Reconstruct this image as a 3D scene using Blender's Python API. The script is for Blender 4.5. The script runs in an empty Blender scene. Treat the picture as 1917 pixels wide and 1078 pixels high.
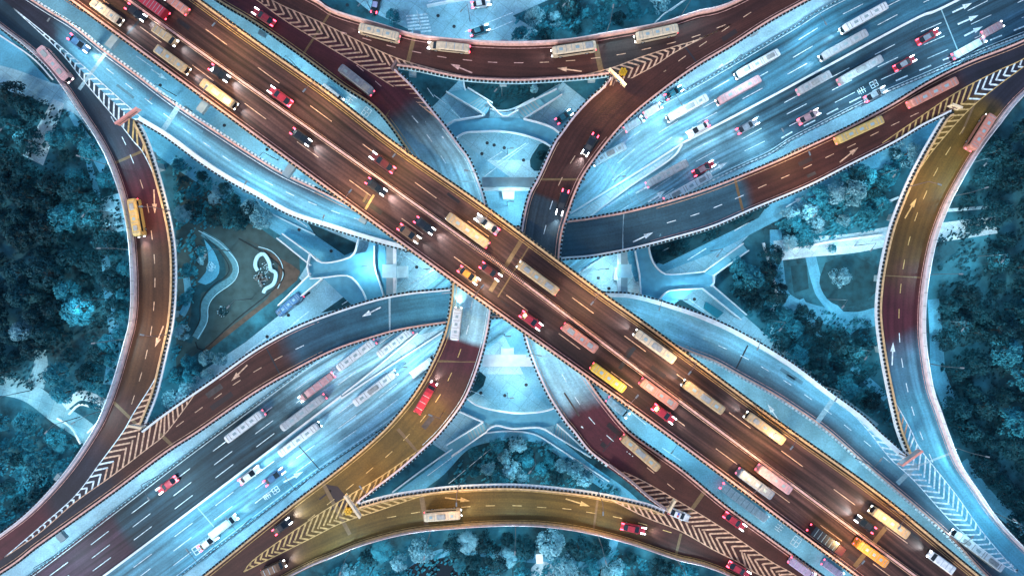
import bpy, math, random
from mathutils import Vector
random.seed(7)
R = math.radians
# ---------------------------------------------------------------- camera, sky, sun, exposure
H = 170.0            # camera height above the ground, metres
F = 1295.0           # focal length in photograph pixels (photo 1917 px wide)
scene = bpy.context.scene
C = scene.collection
cd = bpy.data.cameras.new('camera'); cam = bpy.data.objects.new('camera', cd); C.objects.link(cam)
cam.location = (0, 0, H); cam.rotation_euler = (0, 0, 0)
cd.sensor_width = 36.0; cd.lens = 36.0*F/1917.0; cd.clip_end = 2000
scene.camera = cam
w = bpy.data.worlds.new('World'); scene.world = w; w.use_nodes = True
nt = w.node_tree
sky = nt.nodes.new('ShaderNodeTexSky'); sky.sky_type = 'NISHITA'; sky.sun_disc = False
SUN_EL, SUN_AZ = R(38), R(215)
sky.sun_elevation = SUN_EL; sky.sun_rotation = SUN_AZ
bg = nt.nodes['Background']; nt.links.new(sky.outputs[0], bg.inputs[0]); bg.inputs[1].default_value = 0.10
sl = bpy.data.lights.new('sun', 'SUN'); sl.energy = 0.9; sl.angle = R(14); sl.color = (1, .93, .85)
so = bpy.data.objects.new('sun', sl); C.objects.link(so)
so.rotation_euler = Vector((math.sin(SUN_AZ)*math.cos(SUN_EL), math.cos(SUN_AZ)*math.cos(SUN_EL), math.sin(SUN_EL))).to_track_quat('Z', 'Y').to_euler()
scene.view_settings.view_transform = 'Standard'; scene.view_settings.look = 'None'
scene.view_settings.exposure = 1.22; scene.view_settings.gamma = 1
LAMP = .8           # overall strength of the street lamps

# ---------------------------------------------------------------- helpers
def W(px, py, z=0.0):
    """a point of the plan at height z"""
    s = (H-z)/F
    return Vector(((px-958.5)*s, (539-py)*s, z))
def sstep(a, b, x):
    t = max(0, min(1, (x-a)/(b-a))); return t*t*(3-2*t)
ZG, ZMAIN = 12.0, 22.5
def zf(kind, dz=0):
    if kind == 'main': return lambda x, y: ZMAIN+dz
    if kind == 'ground': return lambda x, y: dz
    zc = {'arc': 12.0, 'P': 15.2, 'Q': 15.2, 'A': 7.8, 'B': 7.8}[kind]
    def f(x, y):
        r = math.hypot(x-950, y-520)
        return ZG+(zc-ZG)*(1-sstep(130, 420, r))+dz
    return f
def spline(pts, step=6.0, k0=None):
    """Catmull-Rom through pixel points"""
    if len(pts) < 3:
        (x0, y0), (x1, y1) = pts; n = max(1, int(math.hypot(x1-x0, y1-y0)/step))
        return [(x0+(x1-x0)*i/n, y0+(y1-y0)*i/n) for i in range(n+1)]
    P = [(2*pts[0][0]-pts[1][0], 2*pts[0][1]-pts[1][1])]+list(pts)+[(2*pts[-1][0]-pts[-2][0], 2*pts[-1][1]-pts[-2][1])]
    out = []
    for i in range(1, len(P)-2):
        p0, p1, p2, p3 = P[i-1], P[i], P[i+1], P[i+2]
        n = max(1, int(math.hypot(p2[0]-p1[0], p2[1]-p1[1])/step))
        for j in range(n):
            t = j/n
            out.append(tuple(.5*(2*p1[c]+(p2[c]-p0[c])*t+(2*p0[c]-5*p1[c]+4*p2[c]-p3[c])*t*t+(3*p1[c]-p0[c]-3*p2[c]+p3[c])*t**3) for c in (0, 1)))
    out.append(tuple(pts[-1])); return out
def arcl(pts):
    L = [0]
    for a, b in zip(pts, pts[1:]): L.append(L[-1]+math.dist(a, b))
    return L
def at_s(pts, L, s):
    s = max(0, min(L[-1], s))
    import bisect
    i = min(len(pts)-2, max(0, bisect.bisect_right(L, s)-1))
    d = L[i+1]-L[i] or 1e-9; t = (s-L[i])/d
    a, b = pts[i], pts[i+1]
    p = tuple(a[c]+(b[c]-a[c])*t for c in range(len(a)))
    tv = ((b[0]-a[0])/d, (b[1]-a[1])/d)
    return p, tv
def resample(pts, n):
    L = arcl(pts); return [at_s(pts, L, L[-1]*i/(n-1))[0] for i in range(n)]
def every(pts, step, start=0):
    L = arcl(pts); s = start
    while s < L[-1]:
        yield at_s(pts, L, s); s += step

class MB:
    def __init__(s): s.v = []; s.f = []; s.uv = None; s.mi = []
    def quad(s, a, b, c, d, m=0):
        n = len(s.v); s.v += [tuple(a), tuple(b), tuple(c), tuple(d)]; s.f.append((n, n+1, n+2, n+3)); s.mi.append(m)
    def poly(s, pts, m=0):
        n = len(s.v); s.v += [tuple(p) for p in pts]; s.f.append(tuple(range(n, n+len(pts)))); s.mi.append(m)
    def prism(s, pts, z0, z1, m=0):
        """pts: (x,y) counter-clockwise"""
        A = sum(p[0]*q[1]-q[0]*p[1] for p, q in zip(pts, pts[1:]+pts[:1]))
        if A < 0: pts = pts[::-1]
        n = len(s.v); k = len(pts)
        s.v += [(p[0], p[1], z0) for p in pts]+[(p[0], p[1], z1) for p in pts]
        s.f.append(tuple(range(n+k-1, n-1, -1))); s.f.append(tuple(range(n+k, n+2*k)))
        for i in range(k):
            j = (i+1) % k; s.f.append((n+i, n+j, n+k+j, n+k+i))
        s.mi += [m]*(k+2)
    def box(s, c, size, rz=0, m=0):
        hx, hy = size[0]/2, size[1]/2; cs, sn = math.cos(rz), math.sin(rz)
        s.prism([(c[0]+x*cs-y*sn, c[1]+x*sn+y*cs) for x, y in ((-hx, -hy), (hx, -hy), (hx, hy), (-hx, hy))], c[2]-size[2]/2, c[2]+size[2]/2, m)
    def tube(s, a, b, r0, r1=None, k=8, m=0):
        a = Vector(a); b = Vector(b); r1 = r0 if r1 is None else r1
        d = (b-a).normalized(); u = d.orthogonal().normalized(); w_ = d.cross(u); n = len(s.v)
        for p, r in ((a, r0), (b, r1)):
            s.v += [tuple(p+(u*math.cos(2*math.pi*i/k)+w_*math.sin(2*math.pi*i/k))*r) for i in range(k)]
        for i in range(k):
            j = (i+1) % k; s.f.append((n+i, n+j, n+k+j, n+k+i))
        s.f.append(tuple(range(n+k-1, n-1, -1))); s.f.append(tuple(range(n+k, n+2*k))); s.mi += [m]*(k+2)
    def sweep(s, P, offs0, offs1, z0, z1, m=0):
        """box section swept along world points P=(x,y,z); offsets to the left of travel"""
        n = len(s.v); N = len(P)
        for i, p in enumerate(P):
            a = P[max(0, i-1)]; b = P[min(N-1, i+1)]
            dx, dy = b[0]-a[0], b[1]-a[1]; l = math.hypot(dx, dy) or 1; nx, ny = -dy/l, dx/l
            for o, z in ((offs0, z0), (offs1, z0), (offs1, z1), (offs0, z1)):
                s.v.append((p[0]+nx*o, p[1]+ny*o, p[2]+z))
        flip = offs1 > offs0
        for i in range(N-1):
            for k in range(4):
                a, b = n+4*i+k, n+4*i+(k+1) % 4; c, d = b+4, a+4
                s.f.append((a, b, c, d) if flip else (d, c, b, a)); s.mi.append(m)
        s.f.append((n, n+1, n+2, n+3)); e = n+4*(N-1); s.f.append((e+3, e+2, e+1, e)); s.mi += [m, m]
    def mesh(s, name):
        me = bpy.data.meshes.new(name); me.from_pydata(s.v, [], s.f)
        if any(s.mi): me.polygons.foreach_set('material_index', s.mi)
        if s.uv:
            ul = me.uv_layers.new(name='UVMap')
            for lp in me.loops: ul.data[lp.index].uv = s.uv[lp.vertex_index]
        me.update(); return me
    def build(s, name, mats, parent=None, **kw):
        me = s.mesh(name)
        for m in (mats if isinstance(mats, (list, tuple)) else [mats]): me.materials.append(m)
        return link(name, me, parent, **kw)
def link(name, me, parent=None, loc=None, rz=0, **kw):
    o = bpy.data.objects.new(name, me); C.objects.link(o)
    if parent: o.parent = parent
    if loc: o.location = loc
    if rz: o.rotation_euler = (0, 0, rz)
    for k, v in kw.items():
        if v: o[k] = v
    return o
def empty(name, label, category, loc=(0, 0, 0), rz=0, group=None):
    return link(name, None, None, loc, rz, label=label, category=category, group=group)
def copy_tree(o, parent=None):
    c = o.copy(); C.objects.link(c); c.parent = parent
    for ch in list(o.children): copy_tree(ch, c)
    return c

# ---------------------------------------------------------------- materials
MATS = {}
def mat(name, col, rough=.7, var=.15, scale=1.5, emit=0, ecol=None, metal=0, spec=None):
    m = bpy.data.materials.new(name); m.use_nodes = True; n = m.node_tree.nodes; l = m.node_tree.links
    b = n['Principled BSDF']; b.inputs['Roughness'].default_value = rough; b.inputs['Metallic'].default_value = metal
    if spec is not None: b.inputs['Specular IOR Level'].default_value = spec
    b.inputs['Base Color'].default_value = (*col, 1)
    if var:
        tc = n.new('ShaderNodeNewGeometry'); no = n.new('ShaderNodeTexNoise'); no.inputs['Scale'].default_value = scale; no.inputs['Detail'].default_value = 6
        l.new(tc.outputs['Position'], no.inputs['Vector'])
        mr = n.new('ShaderNodeMapRange'); mr.inputs[1].default_value = .3; mr.inputs[2].default_value = .7; mr.inputs[3].default_value = 1-var; mr.inputs[4].default_value = 1+var
        l.new(no.outputs['Fac'], mr.inputs[0])
        mx = n.new('ShaderNodeMix'); mx.data_type = 'RGBA'; mx.blend_type = 'MULTIPLY'; mx.inputs[0].default_value = 1
        mx.inputs[6].default_value = (*col, 1); l.new(mr.outputs[0], mx.inputs[7]); l.new(mx.outputs[2], b.inputs['Base Color'])
    if emit:
        b.inputs['Emission Color'].default_value = (*(ecol or col), 1); b.inputs['Emission Strength'].default_value = emit
    MATS[name] = m; return m
def asphalt(name, c0, blends=(), streak=.22, side=None, slabs=False):
    """road surfacing; blends = list of (px, py, dirx, diry, softness_px, colour): beyond the line through
    (px,py) in direction (dirx,diry) the asphalt colour changes, with lamp tint and brightness painted in. z of the line ~ deck height"""
    m = bpy.data.materials.new(name); m.use_nodes = True; n = m.node_tree.nodes; l = m.node_tree.links
    b = n['Principled BSDF']; b.inputs['Roughness'].default_value = .62; b.inputs['Specular IOR Level'].default_value = .35
    geo = n.new('ShaderNodeNewGeometry')
    no = n.new('ShaderNodeTexNoise'); no.inputs['Scale'].default_value = .12; no.inputs['Detail'].default_value = 4
    l.new(geo.outputs['Position'], no.inputs['Vector'])
    cur = None
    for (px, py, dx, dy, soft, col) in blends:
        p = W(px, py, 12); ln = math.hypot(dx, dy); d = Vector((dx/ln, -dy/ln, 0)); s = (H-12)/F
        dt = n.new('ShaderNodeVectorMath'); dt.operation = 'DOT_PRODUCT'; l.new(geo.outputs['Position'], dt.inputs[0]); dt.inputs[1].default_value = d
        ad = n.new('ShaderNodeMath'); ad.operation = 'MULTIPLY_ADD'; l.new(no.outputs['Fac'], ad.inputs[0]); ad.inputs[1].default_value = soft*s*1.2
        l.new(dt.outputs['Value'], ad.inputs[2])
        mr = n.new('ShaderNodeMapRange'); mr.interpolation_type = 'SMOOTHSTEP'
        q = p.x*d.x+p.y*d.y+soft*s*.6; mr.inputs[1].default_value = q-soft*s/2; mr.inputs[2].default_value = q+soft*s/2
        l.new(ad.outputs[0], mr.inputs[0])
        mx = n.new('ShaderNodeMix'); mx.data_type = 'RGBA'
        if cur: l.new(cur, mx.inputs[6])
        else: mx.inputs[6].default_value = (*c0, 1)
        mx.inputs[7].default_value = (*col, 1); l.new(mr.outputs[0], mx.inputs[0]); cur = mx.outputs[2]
    uv = n.new('ShaderNodeUVMap')
    if side:   # a darker band along the first edge, fading out past a cross line
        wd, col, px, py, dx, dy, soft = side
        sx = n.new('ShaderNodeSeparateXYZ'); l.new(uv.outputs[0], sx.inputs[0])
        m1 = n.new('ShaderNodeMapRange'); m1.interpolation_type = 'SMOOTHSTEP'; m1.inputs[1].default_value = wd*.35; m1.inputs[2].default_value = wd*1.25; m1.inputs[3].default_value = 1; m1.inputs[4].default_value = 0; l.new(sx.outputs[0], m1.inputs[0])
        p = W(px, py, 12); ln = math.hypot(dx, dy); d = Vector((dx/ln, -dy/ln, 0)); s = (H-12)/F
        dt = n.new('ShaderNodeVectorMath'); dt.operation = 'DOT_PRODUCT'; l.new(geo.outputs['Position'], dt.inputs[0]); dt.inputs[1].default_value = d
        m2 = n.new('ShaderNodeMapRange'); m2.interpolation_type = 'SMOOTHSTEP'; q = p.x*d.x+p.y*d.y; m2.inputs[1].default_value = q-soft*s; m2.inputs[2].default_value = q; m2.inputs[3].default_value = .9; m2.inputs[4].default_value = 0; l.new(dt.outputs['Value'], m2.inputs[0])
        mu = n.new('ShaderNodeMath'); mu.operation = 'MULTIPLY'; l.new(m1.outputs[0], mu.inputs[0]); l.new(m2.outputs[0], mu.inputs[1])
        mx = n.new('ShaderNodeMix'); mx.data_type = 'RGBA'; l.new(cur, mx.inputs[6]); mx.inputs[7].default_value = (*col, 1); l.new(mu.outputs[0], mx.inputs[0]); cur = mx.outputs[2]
    mp = n.new('ShaderNodeMapping'); mp.inputs['Scale'].default_value = (1.1, .03, 1)
    l.new(uv.outputs[0], mp.inputs[0])
    st = n.new('ShaderNodeTexNoise'); st.inputs['Scale'].default_value = 1; st.inputs['Detail'].default_value = 5; l.new(mp.outputs[0], st.inputs['Vector'])
    gr = n.new('ShaderNodeTexNoise'); gr.inputs['Scale'].default_value = 2.5; gr.inputs['Detail'].default_value = 8; l.new(geo.outputs['Position'], gr.inputs['Vector'])
    mul = None
    bigm = n.new('ShaderNodeTexNoise'); bigm.inputs['Scale'].default_value = .16; bigm.inputs['Detail'].default_value = 7; bigm.inputs['Roughness'].default_value = .62; l.new(geo.outputs['Position'], bigm.inputs['Vector'])
    mp2 = n.new('ShaderNodeMapping'); mp2.inputs['Scale'].default_value = (.55, .012, 1); l.new(uv.outputs[0], mp2.inputs[0])
    st2 = n.new('ShaderNodeTexNoise'); st2.inputs['Scale'].default_value = 1; st2.inputs['Detail'].default_value = 3; l.new(mp2.outputs[0], st2.inputs['Vector'])
    for nd, v in ((st, streak), (gr, .16), (bigm, .26), (st2, streak*.9)):
        mr = n.new('ShaderNodeMapRange'); mr.inputs[1].default_value = .3; mr.inputs[2].default_value = .7; mr.inputs[3].default_value = 1-v; mr.inputs[4].default_value = 1+v
        l.new(nd.outputs['Fac'], mr.inputs[0])
        if mul:
            k = n.new('ShaderNodeMath'); k.operation = 'MULTIPLY'; l.new(mul, k.inputs[0]); l.new(mr.outputs[0], k.inputs[1]); mul = k.outputs[0]
        else: mul = mr.outputs[0]
    vo = n.new('ShaderNodeTexVoronoi'); vo.feature = 'DISTANCE_TO_EDGE'; vo.inputs['Scale'].default_value = .085 if not slabs else .16
    nz = n.new('ShaderNodeMix'); nz.data_type = 'VECTOR'; nz.inputs[0].default_value = .12; l.new(geo.outputs['Position'], nz.inputs[4])
    sc_ = n.new('ShaderNodeVectorMath'); sc_.operation = 'SCALE'; sc_.inputs['Scale'].default_value = 40; l.new(gr.outputs['Color'], sc_.inputs[0]); l.new(sc_.outputs[0], nz.inputs[5]); l.new(nz.outputs[1], vo.inputs['Vector'])
    ck = n.new('ShaderNodeMapRange'); ck.inputs[1].default_value = 0; ck.inputs[2].default_value = .012; ck.inputs[3].default_value = .72; ck.inputs[4].default_value = 1; l.new(vo.outputs['Distance'], ck.inputs[0])
    k = n.new('ShaderNodeMath'); k.operation = 'MULTIPLY'; l.new(mul, k.inputs[0]); l.new(ck.outputs[0], k.inputs[1]); mul = k.outputs[0]
    if slabs:
        br = n.new('ShaderNodeTexBrick'); br.inputs['Color1'].default_value = (1, 1, 1, 1); br.inputs['Color2'].default_value = (.88, .88, .88, 1); br.inputs['Mortar'].default_value = (.62, .62, .62, 1)
        br.inputs['Scale'].default_value = 1; br.inputs['Mortar Size'].default_value = .05; br.inputs['Brick Width'].default_value = 3.2; br.inputs['Row Height'].default_value = 3.2; br.offset = 0
        vr = n.new('ShaderNodeVectorRotate'); vr.inputs['Angle'].default_value = slabs; l.new(geo.outputs['Position'], vr.inputs['Vector']); l.new(vr.outputs[0], br.inputs['Vector'])
        k = n.new('ShaderNodeVectorMath'); k.operation = 'SCALE'; l.new(br.outputs['Color'], k.inputs[0]); l.new(mul, k.inputs['Scale']); mul = k.outputs[0]
    mx = n.new('ShaderNodeMix'); mx.data_type = 'RGBA'; mx.blend_type = 'MULTIPLY'; mx.inputs[0].default_value = 1
    if cur: l.new(cur, mx.inputs[6])
    else: mx.inputs[6].default_value = (*c0, 1)
    l.new(mul, mx.inputs[7]); l.new(mx.outputs[2], b.inputs['Base Color'])
    return m
BROWN = (.062, .022, .017); MAROON = (.072, .016, .026); OLIVE = (.120, .074, .014); SLATE = (.045, .080, .105)
TEAL = (.03, .125, .185); PALE = (.29, .55, .66); DARKB = (.020, .022, .036)
c_white = mat('white_concrete', (.80, .88, .91), .7, .12, .8)
c_pale = mat('pale_concrete', (.42, .70, .80), .8, .15, .5)
c_pink = mat('pink_painted_concrete', (.74, .44, .37), .7, .25, 1.5)
c_orange = mat('ochre_painted_concrete', (.62, .42, .22), .7, .3, 1.5)
c_mauve = mat('mauve_panel', (.72, .58, .60), .5, .2, 1)
c_wallw = mat('white_panel', (.82, .88, .94), .45, .08, .6)
c_under = mat('structural_concrete', (.30, .42, .46), .85, .15, .6)
m_cream = mat('cream_lit_road_paint', (.66, .42, .28), .6, .42, 1.6)  # white markings with the warm lamp tint put into their colour
m_gold = mat('golden_and_lit_road_paint', (.58, .40, .15), .6, .42, 1.6)  # gold lines, plus white dashes with warm lamplight in their colour
m_pinkp = mat('rose_lit_road_paint', (.64, .38, .34), .6, .42, 1.6)  # white markings again, a rosier lamp tint painted in
m_white = mat('white_road_paint', (.70, .86, .92), .6, .42, 1.6)
m_joint_b = mat('brown_joint', (.17, .11, .05), .6, .2, 2)
m_joint_w = mat('pale_joint', (.30, .50, .58), .6, .2, 2)
m_joint_d = mat('dark_joint', (.012, .02, .03), .6, .1, 2)
m_planter = mat('planter_green_black', (.008, .018, .024), .8, .3, 3)
m_metal = mat('galvanised_steel', (.55, .62, .66), .35, .08, 3, metal=.5)
m_metalp = mat('rose_steel', (.22, .14, .13), .4, .08, 3, metal=.2)
m_glass = mat('dark_glass', (.012, .02, .028), .12, 0)
m_tyre = mat('black_rubber', (.012, .012, .014), .8, 0)
m_head = mat('headlight_glow', (.9, .97, 1), .3, 0, emit=7, ecol=(.85, .95, 1))
m_tail = mat('tail_light_glow', (.9, .05, .07), .3, 0, emit=5, ecol=(1, .05, .09))
m_lampc = mat('cool_lamp_lens', (.9, .97, 1), .3, 0, emit=14, ecol=(.75, .93, 1))
m_lampw = mat('warm_lamp_lens', (1, .8, .5), .3, 0, emit=12, ecol=(1, .72, .4))
m_yellow = mat('yellow_plastic', (.75, .42, .02), .5, .1)
m_redp = mat('red_plastic', (.6, .06, .05), .5, .1)
m_bluep = mat('blue_plastic', (.05, .1, .6), .5, .1)

# ---------------------------------------------------------------- ground
def ground_mat():
    m = bpy.data.materials.new('park_ground'); m.use_nodes = True; n = m.node_tree.nodes; l = m.node_tree.links
    b = n['Principled BSDF']; b.inputs['Roughness'].default_value = .9
    g = n.new('ShaderNodeNewGeometry'); no = n.new('ShaderNodeTexNoise'); no.inputs['Scale'].default_value = .11; no.inputs['Detail'].default_value = 9; no.inputs['Roughness'].default_value = .65
    l.new(g.outputs['Position'], no.inputs['Vector'])
    cr = n.new('ShaderNodeValToRGB'); e = cr.color_ramp.elements
    e[0].position = .35; e[0].color = (.002, .022, .031, 1); e[1].position = .70; e[1].color = (.04, .25, .33, 1)
    l.new(no.outputs['Fac'], cr.inputs[0]); l.new(cr.outputs[0], b.inputs['Base Color']); return m
def sheet(name, pts, z, m, kind='structure', smooth=False, parent=None, **kw):
    if smooth: pts = spline(list(pts)+[pts[0]], 10)[:-1]
    mb = MB(); P = [W(x, y, z) for x, y in pts]
    A = sum(p.x*q.y-q.x*p.y for p, q in zip(P, P[1:]+P[:1]))
    if A < 0: P = P[::-1]
    mb.poly(P); return mb.build(name, m, parent, kind=kind, **kw)
g = MB(); g.quad((-900, -900, 0), (900, -900, 0), (900, 900, 0), (-900, 900, 0))
g.build('ground', ground_mat(), kind='structure')
pv_pale = asphalt('pale_blue_paving', PALE, streak=.12, slabs=.64)
pv_mid = asphalt('mid_blue_paving', (.10, .38, .53), streak=.1)
pv_white = asphalt('whitish_paving', (.52, .73, .80), streak=.12, slabs=.64)
pv_dark = mat('dark_green_lawn', (.007, .060, .080), .9, .45, .5)
pv_olive = mat('grey_olive_lawn', (.032, .07, .075), .9, .3, .5)
pv_brown = mat('brown_earth_bed', (.085, .062, .048), .9, .3, .7)
pv_rib = mat('pebble_path', (.09, .24, .29), .9, .25, 1.5)
def ribbon_sheet(name, pts, wid, z, m, closed=False, kind='structure', parent=None, **kw):
    c = spline(pts, 8); mb = MB(); L = arcl(c); P = [W(x, y, z) for x, y in c]; prev = None
    mb.uv = []
    for i, p in enumerate(P):
        a = P[max(0, i-1)]; b = P[min(len(P)-1, i+1)]; d = (b-a).normalized(); nn = Vector((-d.y, d.x, 0))
        wd = wid[0]+(wid[1]-wid[0])*i/(len(P)-1) if isinstance(wid, tuple) else wid
        wd *= (H-z)/F; mb.v += [tuple(p-nn*wd/2), tuple(p+nn*wd/2)]
        s = L[i]*(H-z)/F; mb.uv += [(-wd/2, s), (wd/2, s)]
        if i: k = 2*i; mb.f.append((k-2, k, k+1, k-1)); mb.mi.append(0)
    # face orientation up
    me = mb.mesh(name); me.materials.append(m)
    if me.polygons[0].normal.z < 0: me.flip_normals()
    return link(name, me, parent, kind=kind, **kw)
def kerb(name, pts, z0=0.0, h=.35, wd=.35, m=None, parent=None, smooth=True, **kw):
    c = spline(pts, 8) if smooth else pts
    mb = MB(); mb.sweep([W(x, y, z0) for x, y in c], -wd/2, wd/2, 0, h)
    return mb.build(name, m or c_white, parent, **kw)
# wide paved plates, each layer 4-10 mm above the one below
sheet('plaza', [(590, 470), (560, 420), (700, 330), (800, 210), (860, 150), (1050, 150), (1200, 270), (1400, 350), (1460, 380), (1345, 500), (1335, 545), (1300, 640), (1150, 760), (1060, 830), (840, 850), (700, 760), (560, 650), (590, 560), (560, 520)], .01, pv_pale)
sheet('plaza', [(700, 470), (880, 380), (900, 300), (1010, 300), (1060, 400), (1215, 480), (1215, 560), (1060, 640), (1000, 700), (890, 700), (840, 620), (700, 570)], .016, pv_white)
sheet('street', [(590, -60), (690, 20), (800, 72), (960, 95), (1010, 60), (960, 30), (1050, -10), (1070, -120), (590, -120)], .012, pv_pale)
# service street along the elevated road, NW-SE
road_g = asphalt('street_surface_blue', (.22, .50, .63), streak=.1)
sheet('street', [(-220, -190), (240, -190), (1000, 365), (1010, 420), (900, 480), (700, 440), (-220, -250+10)][:6]+[(-260, -200)], .02, road_g)
sheet('street', [(930, 600), (1000, 560), (1130, 560), (1250, 590), (2150, 1245), (1650, 1245), (1000, 740)], .02, road_g)
# side paths, left park
pth = asphalt('pale_park_path', (.22, .44, .50), streak=.06, slabs=.3)
ribbon_sheet('path', [(-60, 130), (20, 150), (80, 172), (150, 195), (190, 240)], 42, .012, pv_pale)
ribbon_sheet('path', [(110, 190), (92, 230), (72, 275), (60, 300)], (22, 46), .02, pv_white)
ribbon_sheet('path', [(-80, 722), (0, 722), (55, 735), (110, 775), (150, 800), (185, 830)], (34, 40), .012, pth)
ribbon_sheet('path', [(75, 655), (76, 690), (66, 722)], (22, 34), .016, pth)
ribbon_sheet('path', [(120, 760), (150, 740), (185, 750), (215, 770)], 18, .016, pv_white)
sheet('terrace', [(188, 372), (262, 350), (275, 430), (240, 432), (185, 438)], .012, pv_pale)
ribbon_sheet('path', [(165, 300), (190, 400), (196, 470), (205, 560), (215, 640), (205, 720)], (10, 24), .008, pv_mid)
sheet('street', [(-60, -40), (0, 52), (100, 160), (200, 300), (190, 330), (120, 200), (60, 150), (-60, 110)], .008, pv_mid)
kerb('kerb', [(-10, 60), (60, 108), (100, 150)], h=.2)
# left triangle: side street south of the blue road, park in between
ribbon_sheet('street', [(262, 238), (330, 290), (420, 345), (520, 405), (610, 465), (650, 500)], (40, 62), .024, pv_mid)
sheet('street', [(640, 520), (700, 560), (690, 600), (480, 700), (330, 790), (290, 810), (340, 720), (460, 640), (560, 560)], .024, asphalt('pale_side_street', (.32, .56, .66), streak=.1))
sheet('lawn', [(330, 300), (450, 400), (560, 480), (562, 515), (330, 690), (330, 560)], .02, pv_olive, smooth=False)
sheet('flower_bed', [(450, 440), (500, 470), (545, 495), (562, 508), (556, 525), (520, 555), (375, 668), (385, 648), (500, 560), (522, 525), (520, 495), (490, 465)], .026, pv_brown)
ribbon_sheet('path', [(378, 437), (415, 460), (440, 495), (435, 520), (400, 545), (383, 570), (382, 600), (366, 632)], (10, 14), .03, pv_rib)
ribbon_sheet('stream', [(380, 445), (405, 470), (415, 510), (395, 535), (370, 545), (365, 600), (350, 640)], (14, 18), .028, pv_dark)
sheet('flower_bed', [(382, 448), (400, 470), (411, 500), (405, 520), (385, 533), (370, 528), (385, 510), (390, 480)], .034, pv_mid, smooth=True)
ribbon_sheet('path', [(349, 520), (352, 545), (350, 570), (340, 590)], 13, .03, pv_mid)
# right triangle
ribbon_sheet('street', [(1180, 500), (1250, 475), (1340, 440), (1440, 390), (1560, 330), (1700, 265), (1800, 215)], (60, 46), .024, asphalt('teal_side_street', (.10, .36, .50), streak=.12))
ribbon_sheet('path', [(1450, 470), (1520, 462), (1600, 455), (1680, 440), (1760, 435), (1865, 420)], (38, 34), .02, pv_white)
ribbon_sheet('path', [(1752, 395), (1800, 392), (1850, 388)], 6, .02, pv_white)
ribbon_sheet('path', [(1500, 560), (1530, 620), (1600, 690), (1660, 745)], (10, 16), .018, pv_mid)
ribbon_sheet('path', [(1460, 560), (1440, 600), (1470, 660), (1540, 720), (1640, 800)], (8, 16), .018, pv_pale)
ribbon_sheet('path', [(1452, 430), (1455, 500), (1470, 560), (1540, 590), (1600, 600), (1650, 590)], (22, 34), .012, pv_mid)
ribbon_sheet('path', [(1515, 470), (1530, 530), (1545, 560), (1600, 620)], 20, .016, pv_mid)
sheet('lawn', [(1480, 498), (1510, 496), (1514, 540), (1486, 548)], .024, pv_dark)
sheet('lawn', [(1545, 492), (1590, 478), (1636, 500), (1645, 540), (1600, 572), (1556, 566), (1534, 530)], .024, pv_dark, smooth=True)
ribbon_sheet('path', [(1747, 560), (1752, 620), (1758, 700), (1780, 760)], (22, 30), .012, pv_mid)
sheet('street', [(1200, 545), (1345, 548), (1450, 640), (1480, 700), (1300, 640)], .024, pv_pale)
ribbon_sheet('path', [(1800, 865), (1840, 920), (1880, 960), (1930, 1000)], 26, .012, pv_mid)
# top and bottom lens gardens
sheet('pond', [(866, 152), (872, 175), (890, 195), (925, 208), (955, 206), (1000, 185), (1055, 152)], .03, pv_dark)
sheet('lawn', [(830, 940), (840, 880), (875, 830), (930, 812), (985, 810), (1030, 825), (1090, 880), (1170, 940)], .024, pv_dark)
sheet('lawn', [(1215, 462), (1225, 490), (1242, 495), (1420, 408), (1440, 380)], .03, pv_dark)
sheet('lawn', [(575, 416), (668, 455), (664, 470), (645, 478), (590, 440)], .03, pv_dark)
sheet('lawn', [(1235, 560), (1255, 548), (1340, 600), (1330, 608)], .03, pv_dark)
sheet('lawn', [(600, 586), (680, 530), (690, 560), (680, 570)], .03, pv_dark)
sheet('lawn', [(1010, 270), (1048, 262), (1030, 310), (1000, 320), (992, 300)], .03, pv_dark, smooth=True)
sheet('lawn', [(890, 690), (910, 705), (905, 722), (870, 745), (872, 700)], .03, pv_dark, smooth=True)
ribbon_sheet('path', [(700, 960+20), (760, 925), (820, 880), (870, 830), (930, 812), (990, 812), (1035, 830), (1100, 880), (1170, 930), (1230, 990)], 26, .028, pv_mid)
ribbon_sheet('path', [(760, 1078), (800, 1045), (860, 1030), (950, 1040), (1040, 1050), (1110, 1060), (1140, 1040), (1150, 1010)], 16, .012, pv_mid)
sheet('pond', [(750, 1078), (775, 1055), (815, 1045), (860, 1052), (880, 1078), (870, 1120), (760, 1120)], .016, mat('pond_water', (.002, .012, .018), .15, 0), smooth=True)

# NE-SW main street on the ground
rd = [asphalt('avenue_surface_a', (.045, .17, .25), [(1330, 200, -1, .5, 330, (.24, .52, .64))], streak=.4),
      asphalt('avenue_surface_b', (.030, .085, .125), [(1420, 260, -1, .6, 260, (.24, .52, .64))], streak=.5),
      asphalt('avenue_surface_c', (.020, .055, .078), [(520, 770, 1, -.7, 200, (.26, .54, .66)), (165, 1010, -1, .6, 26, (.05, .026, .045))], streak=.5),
      asphalt('avenue_surface_d', (.10, .31, .42), [(560, 830, 1, -.6, 260, (.27, .54, .66))], streak=.4)]
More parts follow.
